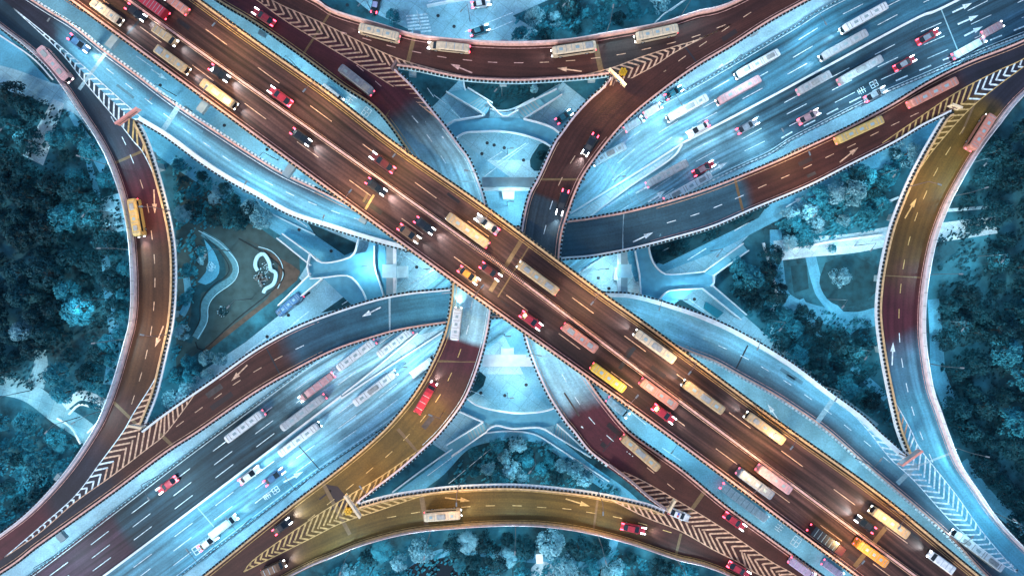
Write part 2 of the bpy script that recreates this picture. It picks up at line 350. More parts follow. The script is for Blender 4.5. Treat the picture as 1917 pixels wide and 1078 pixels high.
# (edges traced: north fence, median, south fence)
AV_N = [(2250, -331), (1917, -165), (1572, 0), (1482, 54), (1437, 80), (1310, 155), (1210, 210), (1145, 258), (1100, 320), (1000, 400), (860, 490), (720, 600), (585, 680), (480, 755), (328, 868), (215, 955), (58, 1075), (-240, 1290)]
AV_M = [(2200, -215), (1795, 0), (1700, 43), (1437, 185), (1278, 268), (1210, 318), (1068, 405), (950, 500), (830, 590), (783, 623), (640, 740), (560, 801), (480, 862), (195, 1077), (-100, 1290)]
AV_S = [(2250, -60), (1917, 66), (1812, 108), (1737, 140), (1637, 183), (1537, 233), (1475, 265), (1440, 288), (1385, 313), (1290, 360), (1180, 440), (1050, 540), (930, 640), (850, 700), (705, 808), (600, 878), (480, 968), (343, 1073), (60, 1290)]
def avenue():
    n = 260; N_ = resample(spline(AV_N), n); M_ = resample(spline(AV_M), n); S_ = resample(spline(AV_S), n)
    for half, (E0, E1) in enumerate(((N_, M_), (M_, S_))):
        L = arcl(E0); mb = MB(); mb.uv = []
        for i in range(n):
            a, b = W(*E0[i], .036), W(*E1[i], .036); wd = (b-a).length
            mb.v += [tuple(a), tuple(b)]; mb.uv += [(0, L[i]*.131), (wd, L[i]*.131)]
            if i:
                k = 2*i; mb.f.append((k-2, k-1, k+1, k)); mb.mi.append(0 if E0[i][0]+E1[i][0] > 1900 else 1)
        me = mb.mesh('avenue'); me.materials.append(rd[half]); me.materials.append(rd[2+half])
        if me.polygons[0].normal.z < 0: me.flip_normals()
        link('avenue', me, kind='structure')
    for sel, wh in ((lambda p: p[0] >= 1278, 'upper right'), (lambda p: p[0] <= 640, 'lower left')):
        med = MB(); med.sweep([W(x, y, .036) for x, y in spline([p for p in AV_M if sel(p)])], -.25, .25, 0, .8)
        med.build('median_barrier', c_white, None, label=f'long white median barrier of the blue avenue at the {wh}', category='barrier')
    # the median opens into two walls that hold a sunken wedge, on both sides of the crossing
    med = MB(); med.sweep([W(x, y, .036) for x, y in spline([(1278, 268), (1210, 312), (1068, 400)])], -.2, .2, 0, .9); med.build('wedge_wall', c_white, None, label='white upper wall of the sunken wedge right of the crossing', category='wall')
    med = MB(); med.sweep([W(x, y, .036) for x, y in spline([(1276, 272), (1255, 298), (1178, 350), (1105, 405)])], -.2, .2, 0, .9); med.build('wedge_wall', c_white, None, label='white lower wall of the sunken wedge right of the crossing', category='wall')
    med = MB(); med.sweep([W(x, y, .036) for x, y in spline([(642, 738), (693, 698), (783, 623)])], -.2, .2, 0, .9); med.build('wedge_wall', c_white, None, label='white upper wall of the sunken wedge left of the crossing', category='wall')
    med = MB(); med.sweep([W(x, y, .036) for x, y in spline([(640, 745), (730, 685), (831, 620)])], -.2, .2, 0, .9); med.build('wedge_wall', c_white, None, label='white lower wall of the sunken wedge left of the crossing', category='wall')
    sheet('street', [(1262, 285), (1210, 318), (1068, 405), (1105, 405), (1178, 350), (1240, 308)], .045, pv_white)
    sheet('street', [(655, 732), (693, 702), (783, 627), (831, 616), (730, 680)], .045, pv_white)
avenue()

def fence(name, pts, label, cat='fence', z=0.03, h=1.1, step=1.15, m1=None, m2=None, wd=.34):
    c = spline(pts, 6); P = [W(x, y, z) for x, y in c]
    o = empty(name, label, cat, tuple(P[0])); base = MB()
    off = P[0]; P = [p-off for p in P]
    base.sweep(P, -.09, .09, 0, .45); base.sweep(P, -.04, .04, h-.06, h)
    base.build('rail', m1 or m_metal, o)
    bx = MB()
    for (p, t) in every([tuple(p) for p in P], step): bx.box((p[0], p[1], p[2]+.62), (step*.5, wd, .3), math.atan2(t[1], t[0]))
    bx.build('flower_box', m2 or c_white, o, kind='stuff')
    return o
for i, (a, b) in enumerate((((1762, 18), (1800, 112)), ((1135, 300), (1185, 380)), ((1120, 282), (1160, 345)), ((775, 640), (815, 690)), ((745, 660), (795, 715)), ((560, 835), (600, 880)), ((370, 950), (400, 985)), ((1190, 365), (1215, 400)))):
    P0, P1 = W(*a, .052), W(*b, .052); d = (P1-P0).normalized(); q = Vector((-d.y, d.x, 0))*.13; mb = MB(); mb.quad(P0-q, P1-q, P1+q, P0+q); me = mb.mesh('road_joint'); me.materials.append(m_joint_w if i != 5 else m_joint_d)
    if me.polygons[0].normal.z < 0: me.flip_normals()
    link('road_joint', me, kind='structure')
fence('roadside_fence', [p for p in AV_N if p[0] > 1090], 'dark dotted fence on the north side of the avenue at upper right', m1=c_pale, m2=m_planter)
fence('roadside_fence', [p for p in AV_S if p[0] > 1280], 'white dotted fence on the south side of the avenue at upper right')
fence('roadside_fence', [p for p in AV_N if p[0] < 600], 'dark dotted fence on the upper side of the avenue at lower left', m1=c_pale, m2=m_planter)
fence('roadside_fence', [p for p in AV_S if p[0] < 850], 'dark dotted fence on the lower side of the avenue at lower left', m1=c_pale, m2=m_planter)
fence('roadside_fence', [(905, 500+70), (960, 545), (1010, 515), (1085, 480)][:2]+[(1000, 520)], 'short dotted fence under the top deck at the crossing', m1=c_pale)
fence('roadside_fence', [(768, 532), (800, 512), (850, 485)], 'short white dotted fence left of the crossing between the two blue decks')
fence('roadside_fence', [(1085, 510), (1115, 490), (1150, 470)], 'short white dotted fence right of the crossing between the two blue decks')

pv_side = asphalt('sky_blue_pavement', (.33, .58, .69), streak=.06)
def side_band(pts, d, wd):
    c = spline(pts, 12); out = []
    for i, p in enumerate(c):
        a = c[max(0, i-1)]; b = c[min(len(c)-1, i+1)]; l = math.dist(a, b) or 1; out.append((p[0]-(b[1]-a[1])/l*d, p[1]+(b[0]-a[0])/l*d))
    ribbon_sheet('pavement', out[::3], wd, .028, pv_side)
side_band([p for p in AV_N if p[0] > 1090], 34, 64); side_band([p for p in AV_S if p[0] > 1280], -34, 64)
side_band([p for p in AV_N if p[0] < 700], 34, 64); side_band([p for p in AV_S if p[0] < 860], -34, 64)
# road markings as one thin mesh per road
def line_q(mb, a, b, wd, z, zfun=None, m=0):
    za = zfun(*a) if zfun else z; zb = zfun(*b) if zfun else z
    A, B = W(a[0], a[1], za), W(b[0], b[1], zb); d = (B-A); d.z = 0; d.normalize(); n = Vector((d.y, -d.x, 0))*wd/2
    q = [A-n, B-n, B+n, A+n]
    if (q[1]-q[0]).cross(q[2]-q[0]).z < 0: q = q[::-1]
    mb.quad(*q, m)
def dashes(mb, pts, length, wd, zfun, centres=True, period=None, m=0):
    L = arcl(pts)
    if period:
        c = spline(pts, 8); L = arcl(c); s = length
        while s < L[-1]:
            p, t = at_s(c, L, s); line_q(mb, (p[0]-t[0]*length/2, p[1]-t[1]*length/2), (p[0]+t[0]*length/2, p[1]+t[1]*length/2), wd, 0, zfun, m); s += period
        return
    for i, p in enumerate(pts):
        a = pts[max(0, i-1)]; b = pts[min(len(pts)-1, i+1)]; d = math.dist(a, b); t = ((b[0]-a[0])/d, (b[1]-a[1])/d)
        line_q(mb, (p[0]-t[0]*length/2, p[1]-t[1]*length/2), (p[0]+t[0]*length/2, p[1]+t[1]*length/2), wd, 0, zfun, m)
def solid(mb, pts, wd, zfun, step=6, m=0):
    c = spline(pts, step); P = [W(x, y, zfun(x, y)) for x, y in c]; n = len(mb.v)
    for i, p in enumerate(P):
        a = P[max(0, i-1)]; b = P[min(len(P)-1, i+1)]; d = (b-a); d.z = 0; d.normalize(); q = Vector((-d.y, d.x, 0))*wd/2
        mb.v += [tuple(p-q), tuple(p+q)]
        if i: k = n+2*i; mb.f.append((k-2, k, k+1, k-1)); mb.mi.append(m)
def arrow(mb, a, b, zfun, wd=.28, head=2.1, hw=1.0, m=0):
    A, B = W(a[0], a[1], zfun(*a)), W(b[0], b[1], zfun(*b)); d = B-A; d.z = 0; L = d.length; d.normalize(); n = Vector((-d.y, d.x, 0))
    z = Vector((0, 0, 0)); c = B-d*head
    mb.quad(A-n*wd/2, c-n*wd/2, c+n*wd/2, A+n*wd/2, m); mb.poly([c-n*hw/2, B, c+n*hw/2], m)
gz = zf('ground', .045)
mk = MB()
def off_line(pts, f, other):
    """line a fraction f of the way from pts to other"""
    n = 160; a = resample(spline(pts), n); b = resample(spline(other), n); return [(p[0]+(q[0]-p[0])*f, p[1]+(q[1]-p[1])*f) for p, q in zip(a, b)]
NEa = lambda pts: [p for p in pts if p[0] > 1090]
SWa = lambda pts: [p for p in pts if p[0] < 800]
def clipx(pts, lo, hi): return [p for p in pts if lo < p[0] < hi]
full_m = AV_M
for f in (.27, .52, .76):
    for (e, o) in ((AV_N, AV_M), (AV_S, AV_M)):
        ln = off_line(e, f, o)
        for part in (clipx(ln, 1100, 2250), clipx(ln, -100, 770)):
            if len(part) > 3: dashes(mk, part[::3], 42, .16, gz, period=96)
for e in (AV_N, AV_S):
    ln = off_line(e, .05, AV_M)
    for part in (clipx(ln, 1120, 2250), clipx(ln, -100, 760)): solid(mk, part[::3], .14, gz)
ln = off_line(AV_S, .13, AV_M); dashes(mk, clipx(ln, 1400, 2250)[::3], 24, .34, gz, period=48)
for a, b in (((1783, 24), (1820, 6)), ((1793, 46), (1832, 29)), ((1805, 68), (1840, 50)), ((1213, 379), (1247, 356)), ((531, 902), (568, 882)), ((1190, 362), (1225, 342)), ((1330, 322), (1362, 304))): arrow(mk, a, b, gz, .4, 2.4, 1.3)
def glyph(mb, cx, cy, ang, size, rows, z=.046):
    """painted road characters built of short strokes on a 5x5 grid"""
    o = W(cx, cy, z); a = -R(ang); ux = Vector((math.cos(a), math.sin(a), 0)); uy = Vector((-ux.y, ux.x, 0))
    for (x0, y0, x1, y1) in rows:
        p = o+ux*(x0*size)+uy*(y0*size); q = o+ux*(x1*size)+uy*(y1*size); d = (q-p).normalized(); n = Vector((-d.y, d.x, 0))*.09
        mb.quad(p-n, q-n, q+n, p+n)
G1 = [(-.5, .5, .5, .5), (-.5, .1, .5, .1), (0, .7, 0, -.6), (-.5, -.3, .5, -.3), (-.4, -.6, .4, -.6)]
G2 = [(-.5, .6, -.5, -.6), (-.5, .6, .5, .6), (.5, .6, .5, -.6), (-.5, 0, .5, 0), (-.5, -.6, .5, -.6), (0, .6, 0, -.6)]
for (x, y, a, gsz, gg) in ((1613, 170, 62, 1.5, G1), (1636, 158, 62, 1.5, G2), (500, 928, 55, 1.4, G1), (516, 917, 55, 1.4, G2), (1460, 985, 36, 1.9, G1), (1490, 1013, 36, 1.9, G2), (655, 186, 36, 1.7, G1), (686, 210, 36, 1.7, G2), (383, 1018, 55, 1.9, G1), (370, 1028, 55, 1.9, G2), (1127, 533, 0, 2.2, G1), (748, 480, 20, 2, G2)):
    glyph(mk, x, y, a, gsz, gg)
mk.build('avenue_markings', m_white, kind='structure')
mk = MB(); gz2 = zf('ground', .03)
for a, b in (((283, 130), (313, 150)), ((1373, 112), (1340, 131)), ((1471, 388), (1505, 368)), ((1458, 787), (1437, 756)), ((1150, 760), (1175, 778))): arrow(mk, a, b, gz2, .3, 2.2, 1.2)
for a, b in (((255, 105), (285, 126)), ((420, 200), (450, 222)), ((640, 165), (668, 185)), ((1180, 770), (1210, 795)), ((1240, 838), (1275, 862)), ((1560, 735+80), (1590, 838)), ((1375, 432), (1411, 411)), ((1287, 487), (1322, 465)), ((547, 607), (578, 583)), ((460, 660), (520, 618)), ((860, 320), (880, 335)), ((930, 305), (985, 268)), ((1515, 351), (1545, 333))): line_q(mk, a, b, .22, .03)
for k in range(6):  # zebra crossing in the top street
    line_q(mk, (760+k*1.0, 31+k*6.2), (800+k*1.5, 27+k*6.2), .42, .03)
for a, b in (((780, 20), (788, 52)), ((870, 60), (960, 24)), ((890, 70), (960, 40)), ((800, 14), (920, -12)), ((802, 4), (905, -18)), ((1255, 21), (1290, -4))): line_q(mk, a, b, .2, .03)
mk.build('street_markings', m_white, kind='structure')

# ---------------------------------------------------------------- elevated decks
# edge segments: ('type', points). p parapet with planter boxes, d parapet with white dotted boxes, s sound wall, n none (joined to the next deck)
DV_TL = [(743, 129), (660, 92), (560, 42), (475, -4), (300, -110), (160, -200)]            # divider top-left
DV_TR = [(1140, 144), (1215, 115), (1300, 76), (1368, 46), (1455, 0), (1680, -120)]
DV_L = [(259, 229), (240, 217), (208, 187), (172, 152), (124, 104), (80, 63), (24, 15), (-120, -100), (-260, -220)]
DV_BL = [(266, 803), (205, 872), (140, 935), (72, 993), (8, 1043), (-120, 1140), (-260, 1245)]
DV_BO = [(673, 943), (620, 976), (550, 1012), (480, 1052), (440, 1078), (240, 1200)]
DV_BR = [(1243, 957), (1330, 1000), (1440, 1062), (1500, 1100), (1740, 1240)]
DV_RB = [(1697, 850), (1740, 905), (1790, 955), (1850, 1015), (1912, 1072), (2080, 1230)]
DV_RT = [(1780, 211), (1831, 173), (1917, 118), (2060, 30), (2240, -90)]
rev = lambda p: p[::-1]
DECKS = {
 'P': dict(z='P', left=[('p', [(974, 430), (970, 520), (978, 623)]), ], right=[]),
}
# each deck: two edges running the same way
P_west = [('n', rev(DV_TR)), ('p', [(1140, 144), (1123, 165), (1100, 185), (1070, 218), (1048, 248), (1033, 270), (1005, 330), (987, 365), (975, 415), (969, 470), (968, 540), (978, 623), (995, 678), (1023, 740), (1055, 790), (1070, 808), (1100, 846), (1135, 873)]), ('s', [(1135, 873), (1173, 901), (1210, 933), (1243, 957)]), ('n', DV_BR)]
P_east = [('p', [(1880, -190), (1700, -98), (1522, 0), (1440, 45), (1373, 88), (1306, 128), (1240, 175), (1185, 220), (1143, 265), (1100, 323), (1080, 363), (1065, 405), (1055, 440), (1050, 488), (1050, 560), (1066, 630), (1088, 680), (1108, 715), (1135, 753), (1178, 803), (1235, 845), (1285, 881), (1360, 943), (1440, 1001), (1545, 1077), (1760, 1232)])]
Q_west = [('p', [(60, -200), (220, -116), (370, -22), (410, 8), (480, 50), (563, 108), (640, 165), (705, 210), (758, 280), (800, 350), (832, 430), (843, 500), (842, 560), (831, 618), (811, 668), (780, 725), (738, 779), (697, 820), (630, 876), (555, 933), (480, 993), (376, 1077), (200, 1215)])]
Q_east = [('n', rev(DV_TL)), ('p', [(743, 129), (775, 160), (806, 198), (836, 235), (862, 270), (883, 300), (906, 358), (916, 400), (926, 470), (927, 530), (922, 583), (913, 635), (896, 695), (871, 753), (830, 808), (798, 840), (755, 878), (706, 916), (680, 936), (673, 943)]), ('n', DV_BO)]
A_north = [('d', [(-160, -150), (68, 0), (140, 45), (200, 93), (263, 140), (333, 193), (438, 263), (480, 290), (530, 320), (593, 350)]), ('p', [(593, 350), (680, 390), (800, 420), (930, 425), (1068, 410), (1135, 400), (1185, 390), (1260, 370), (1336, 345), (1440, 303), (1515, 269), (1587, 235), (1662, 195), (1737, 150), (1812, 113), (1917, 71), (2080, -10), (2230, -110)])]
A_south = [('n', rev(DV_L)), ('w', [(259, 229), (300, 253), (325, 270), (376, 308), (426, 340), (480, 370), (543, 405), (618, 430), (693, 453), (768, 473)]), ('p', [(768, 473), (850, 492), (950, 498), (1053, 488), (1110, 483), (1185, 469), (1260, 450), (1335, 428), (1411, 395), (1512, 353), (1587, 315), (1672, 272), (1725, 240), (1770, 218), (1780, 211)]), ('n', DV_RT)]
B_north = [('n', rev(DV_BL)), ('p', [(266, 803), (298, 778), (350, 741), (405, 703), (480, 650), (555, 609), (630, 580), (705, 557), (768, 545), (841, 538), (920, 529), (1000, 525), (1130, 545)]), ('w', [(1130, 545), (1185, 548), (1260, 568), (1336, 595), (1411, 633), (1487, 680), (1550, 728), (1612, 773), (1650, 809), (1697, 850)]), ('n', DV_RB)]
B_south = [('p', [(-240, 1215), (0, 1077), (75, 1023), (150, 970), (225, 916), (313, 850), (378, 808), (480, 738), (555, 695), (630, 658), (705, 633), (755, 620), (833, 608), (920, 598), (1010, 592), (1100, 600), (1200, 625), (1293, 663)]), ('d', [(1293, 663), (1336, 680), (1386, 708), (1440, 738), (1487, 768), (1545, 809), (1612, 868), (1662, 910), (1713, 953), (1775, 1008), (1840, 1077), (2010, 1240)])]
T_out = [('s', [(380, -130), (500, -52), (598, 0), (620, 15), (655, 28), (715, 45), (776, 63), (856, 73), (960, 78), (1055, 74), (1135, 61), (1231, 43), (1298, 22), (1373, 0), (1560, -100)])]
T_in = [('n', rev(DV_TL)), ('p', [(743, 129), (780, 134), (830, 145), (880, 153), (960, 157), (1035, 154), (1110, 148), (1140, 144)]), ('n', DV_TR)]
L_out = [('s', [(-300, -180), (-120, -40), (0, 55), (50, 93), (95, 135), (125, 175), (150, 213), (184, 265), (208, 313), (230, 378), (243, 450), (248, 539), (245, 598), (235, 640), (215, 710), (195, 765), (173, 808), (125, 878), (63, 946), (0, 996), (-120, 1080), (-280, 1190)])]
L_in = [('n', rev(DV_L)), ('p', [(259, 229), (278, 269), (300, 338), (318, 410), (327, 470), (328, 539), (323, 603), (310, 665), (293, 735), (274, 785), (266, 803)]), ('n', DV_BL)]
B_out = [('s', [(330, 1200), (550, 1077), (630, 1041), (680, 1021), (755, 1001), (831, 991), (960, 984), (1060, 991), (1160, 1013), (1260, 1046), (1360, 1077), (1600, 1200)])]
B_in = [('n', rev(DV_BO)), ('p', [(673, 943), (730, 928), (793, 918), (856, 911), (960, 908), (1060, 916), (1135, 927), (1210, 944), (1243, 957)]), ('n', DV_BR)]
R_out = [('s', [(2240, -40), (2040, 80), (1917, 180), (1863, 243), (1828, 290), (1795, 345), (1770, 395), (1748, 458), (1733, 539), (1729, 615), (1735, 675), (1745, 728), (1758, 765), (1773, 808), (1795, 863), (1828, 913), (1863, 963), (1917, 1021), (2120, 1220)])]
R_in = [('n', rev(DV_RT)), ('p', [(1780, 211), (1767, 220), (1737, 269), (1707, 325), (1685, 375), (1665, 430), (1650, 495), (1643, 545), (1641, 590), (1647, 645), (1657, 703), (1670, 765), (1680, 805), (1697, 850)]), ('n', DV_RB)]
M_sw = [('p', [(-300, -312), (125, 0), (480, 260), (856, 536), (1236, 808), (1597, 1077), (1900, 1298)])]
M_ne = [('p', [(-100, -350), (378, 0), (480, 74), (620, 173), (743, 268), (881, 364), (960, 421), (1120, 540), (1223, 613), (1440, 773), (1647, 921), (1838, 1077), (2100, 1285)])]

asph = {  # lamp colours of each stretch are painted into the deck asphalt
 'main': asphalt('flyover_asphalt', (.056, .027, .023), streak=.7),
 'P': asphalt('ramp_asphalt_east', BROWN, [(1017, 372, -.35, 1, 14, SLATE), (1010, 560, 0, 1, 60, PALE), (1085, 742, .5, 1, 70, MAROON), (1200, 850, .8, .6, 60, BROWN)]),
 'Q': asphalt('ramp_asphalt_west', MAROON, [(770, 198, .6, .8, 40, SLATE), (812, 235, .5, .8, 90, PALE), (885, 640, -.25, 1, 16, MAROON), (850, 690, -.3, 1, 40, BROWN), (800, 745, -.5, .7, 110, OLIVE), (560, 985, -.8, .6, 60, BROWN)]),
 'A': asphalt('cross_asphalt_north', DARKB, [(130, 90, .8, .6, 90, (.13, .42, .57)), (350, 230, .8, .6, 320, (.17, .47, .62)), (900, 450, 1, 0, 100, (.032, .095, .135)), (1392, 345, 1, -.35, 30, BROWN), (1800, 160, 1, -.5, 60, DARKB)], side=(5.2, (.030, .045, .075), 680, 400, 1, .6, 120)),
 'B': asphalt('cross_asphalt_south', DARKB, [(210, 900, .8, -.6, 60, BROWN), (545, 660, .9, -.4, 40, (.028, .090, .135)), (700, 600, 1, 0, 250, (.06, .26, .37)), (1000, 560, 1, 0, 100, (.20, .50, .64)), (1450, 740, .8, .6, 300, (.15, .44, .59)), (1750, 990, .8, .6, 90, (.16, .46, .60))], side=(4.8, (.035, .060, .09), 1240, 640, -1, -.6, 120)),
 'T': asphalt('link_asphalt_top', (.060, .024, .022), [(760, 80, 1, 0, 160, BROWN), (1130, 95, 1, 0, 30, (.045, .036, .034)), (1220, 90, 1, 0, 60, (.045, .017, .015))]),
 'L': asphalt('link_asphalt_left', (.02, .05, .075), [(190, 200, .5, .8, 80, (.035, .05, .07)), (250, 300, .3, 1, 110, MAROON), (290, 440, 0, 1, 140, (.078, .034, .016)), (245, 740, -.5, .8, 60, BROWN), (190, 850, -.6, .6, 60, DARKB), (90, 950, -.6, .6, 50, MAROON)]),
 'O': asphalt('link_asphalt_bottom', BROWN, [(560, 1030, 1, 0, 60, OLIVE), (1180, 980, 1, 0, 130, BROWN)]),
 'R': asphalt('link_asphalt_right', DARKB, [(1860, 200, -.6, .7, 60, OLIVE), (1740, 380, -.4, 1, 200, (.088, .050, .014)), (1700, 520, 0, 1, 150, MAROON), (1700, 645, .45, 1, 60, (.06, .18, .27)), (1720, 760, 0, 1, 120, (.09, .36, .50))]),
}
def edge_pts(segs):
    out = []; rng = []
    for ty, pts in segs:
        s = spline(pts, 6); 
        if out: s = s[1:] if out[-1] == tuple(s[0]) or math.dist(out[-1], s[0]) < .5 else s
        a = max(0, len(out)-1); out += s; rng.append((ty, a, len(out)-1))
    return out, rng
PLANTERS = []         # (deck, x, y, z, angle, px)
def deck(key, name, label, e1, e2, zk, mat_a, par1, par2, wall_m=None, dz=0.0):
    """e1 = left edge, e2 = right edge when travelling along the listed order"""
    zfn = zf(zk, dz); p1, r1 = edge_pts(e1); p2, r2 = edge_pts(e2)
    root = empty(name, label, 'flyover')
    n = int(max(arcl(p1)[-1], arcl(p2)[-1])/7)
    a = resample(p1, n); b = resample(p2, n)
    A = [W(x, y, zfn(x, y)) for x, y in a]; B = [W(x, y, zfn(x, y)) for x, y in b]
    # structural slab (box) with underside
    sl_ = MB(); top = -.03; bot = -1.1
    for i in range(n):
        sl_.v += [tuple(A[i]+Vector((0, 0, top))), tuple(B[i]+Vector((0, 0, top))), tuple(B[i]+Vector((0, 0, -.45))), tuple(B[i].lerp(A[i], .18)+Vector((0, 0, bot))), tuple(A[i].lerp(B[i], .18)+Vector((0, 0, bot))), tuple(A[i]+Vector((0, 0, -.45)))]
        if i:
            k = 6*i
            for j in range(6): sl_.f.append((k-6+j, k-6+(j+1) % 6, k+(j+1) % 6, k+j)); sl_.mi.append(0)
    me = sl_.mesh('deck'); me.materials.append(par1[1])
    link('deck', me, root)
    # asphalt sheet
    r_ = MB(); r_.uv = []; L = arcl(a)
    for i in range(n):
        w_ = (B[i]-A[i]).length; t = .0
        r_.v += [tuple(A[i]), tuple(B[i])]; s = L[i]*.122; r_.uv += [(0, s), (w_, s)]
        if i: k = 2*i; r_.f.append((k-2, k-1, k+1, k)); r_.mi.append(0)
    me = r_.mesh('road_surface'); me.materials.append(mat_a)
    if sum(p.normal.z for p in me.polygons) < 0: me.flip_normals()
    link('road_surface', me, root)
    # parapets
    for pts, rng, other, par in ((p1, r1, b, par1), (p2, r2, a, par2)):
        for ty, i0, i1 in rng:
            if ty == 'n': continue
            seg = pts[i0:i1+1]; Wp = [W(x, y, zfn(x, y)) for x, y in seg]
            # inward side
            mid = len(Wp)//2; t = Wp[mid]-Wp[mid-1]; 
            oo = min(other, key=lambda q: math.dist(q, seg[mid])); ov = W(oo[0], oo[1], 12)-W(seg[mid][0], seg[mid][1], 12)
            sg = 1 if (t.x*ov.y-t.y*ov.x) > 0 else -1
            pa = MB(); f0, f1 = (.42, .80)
            if ty == 's': f0, f1 = .78, 1.05
            if ty == 'w': f0, f1 = .42, 1.35
            pa.sweep(Wp, sg*f0, sg*f1, -.02, .85); pa.build('parapet', par[0], root)
            if ty in 'pdws':
                if ty == 's':
                    wl = MB(); wl.sweep(Wp, sg*.62, sg*.74, -.02, 2.0); wl.build('sound_wall', wall_m or c_mauve, root)
                    po = MB(); po.box((0, 0, 1.4), (.16, .16, 1.3)); pom = po.mesh('wall_post'); pom.materials.append(m_metal)
                    for (q, tv) in every(seg, 24.5, 4):
                        w0 = W(q[0], q[1], zfn(*q)); d = Vector((tv[0], -tv[1], 0)).normalized(); nn = Vector((-d.y, d.x, 0))*sg
                        link('wall_post', pom, root, tuple(w0+nn*.68), math.atan2(d.y, d.x))
                    if key in 'TO' or (key == 'P'): continue
                lg = MB(); lg.sweep(Wp, sg*(-.45 if key in 'LRO' and ty != 's' else -.02), sg*.415, -.02, .34); lg.build('ledge', par[1], root)
                L_ = arcl(seg); s = 1.0
                zs = (H-Wp[mid].z)/F; step = .93/zs
                while s < L_[-1]-1:
                    q, tv = at_s(seg, L_, s); z = zfn(*q); w0 = W(q[0], q[1], z); d = Vector((tv[0], -tv[1], 0)).normalized(); nn = Vector((-d.y, d.x, 0))*sg
                    w0 = w0+nn*.2+Vector((0, 0, .34)); vis = -60 < q[0] < 1977 and -60 < q[1] < 1138
                    PLANTERS.append((key, ty, w0, math.atan2(d.y, d.x), vis, math.hypot(q[0]-958, q[1]-539))); s += step
    return root, zfn, A, B
PK = (c_pink, c_pale); OR = (c_orange, c_pale); WH = (c_white, c_pale)
roots = {}
def D(key, *a, **k): roots[key] = deck(key, *a, **k)
D('main', 'flyover', 'widest brown flyover, straight from upper left to lower right over everything', M_ne, M_sw, 'main', asph['main'], (c_orange, c_orange), (c_pink, c_orange))
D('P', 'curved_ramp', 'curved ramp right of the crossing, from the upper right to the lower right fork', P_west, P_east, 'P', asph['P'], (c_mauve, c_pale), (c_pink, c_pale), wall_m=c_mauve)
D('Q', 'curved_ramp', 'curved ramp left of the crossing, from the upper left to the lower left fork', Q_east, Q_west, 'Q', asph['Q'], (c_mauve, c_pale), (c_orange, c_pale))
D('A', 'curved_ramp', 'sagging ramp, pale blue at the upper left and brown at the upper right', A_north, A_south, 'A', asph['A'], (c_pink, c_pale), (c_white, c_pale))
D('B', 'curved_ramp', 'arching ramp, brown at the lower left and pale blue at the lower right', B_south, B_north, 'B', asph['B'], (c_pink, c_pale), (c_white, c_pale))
D('T', 'link_ramp', 'brown link ramp curving along the top edge between the two forks', T_out, T_in, 'arc', asph['T'], (c_pink, c_pale), (c_pink, c_pale), wall_m=c_mauve, dz=.006)
D('L', 'link_ramp', 'link ramp curving down the left side past the dark park', L_out, L_in, 'arc', asph['L'], (c_mauve, c_pale), (c_orange, c_white), wall_m=c_wallw, dz=.006)
D('O', 'link_ramp', 'olive brown link ramp curving along the bottom edge between the two forks', B_out, B_in, 'arc', asph['O'], (c_orange, c_pale), (c_orange, c_white), wall_m=c_mauve, dz=.006)
D('R', 'link_ramp', 'link ramp curving down the right side past the dark wood', R_out, R_in, 'arc', asph['R'], (c_mauve, c_pale), (c_orange, c_white), wall_m=c_wallw, dz=.006)

# planter boxes: the 300 nearest the camera one by one, the rest as one mass
pb = MB(); pb.box((0, 0, .2), (.56, .36, .4)); pb.box((.1, .02, .44), (.34, .28, .16), .3); pb.box((-.14, -.02, .42), (.2, .3, .12), -.3)
pme = pb.mesh('planter_box'); pme.materials.append(m_planter)
mainp = sorted([p for p in PLANTERS if p[0] == 'main' and p[4]], key=lambda p: p[5])
solo = mainp[:300]; ids = set(id(p) for p in solo)
for p in solo:
    link('planter_box', pme, None, tuple(p[2]), p[3], label='small black planter box hanging on the edge parapet of the top brown flyover', category='planter box', group='planter boxes along the top flyover')
rest = MB(); restw = MB()
for p in PLANTERS:
    if id(p) in ids: continue
    m_ = restw if p[1] == 'd' else rest
    m_.box((p[2].x, p[2].y, p[2].z+.2), (.54, .52, .4) if p[1] == 'd' else (.54, .38, .4), p[3])
rest.build('planter_boxes', m_planter, kind='stuff', label='rows of small black planter boxes hanging along all the other ramp edges', category='planter boxes')
restw.build('planter_boxes', c_white, kind='stuff', label='rows of small white boxes hanging along the pale blue ramp edges', category='planter boxes')

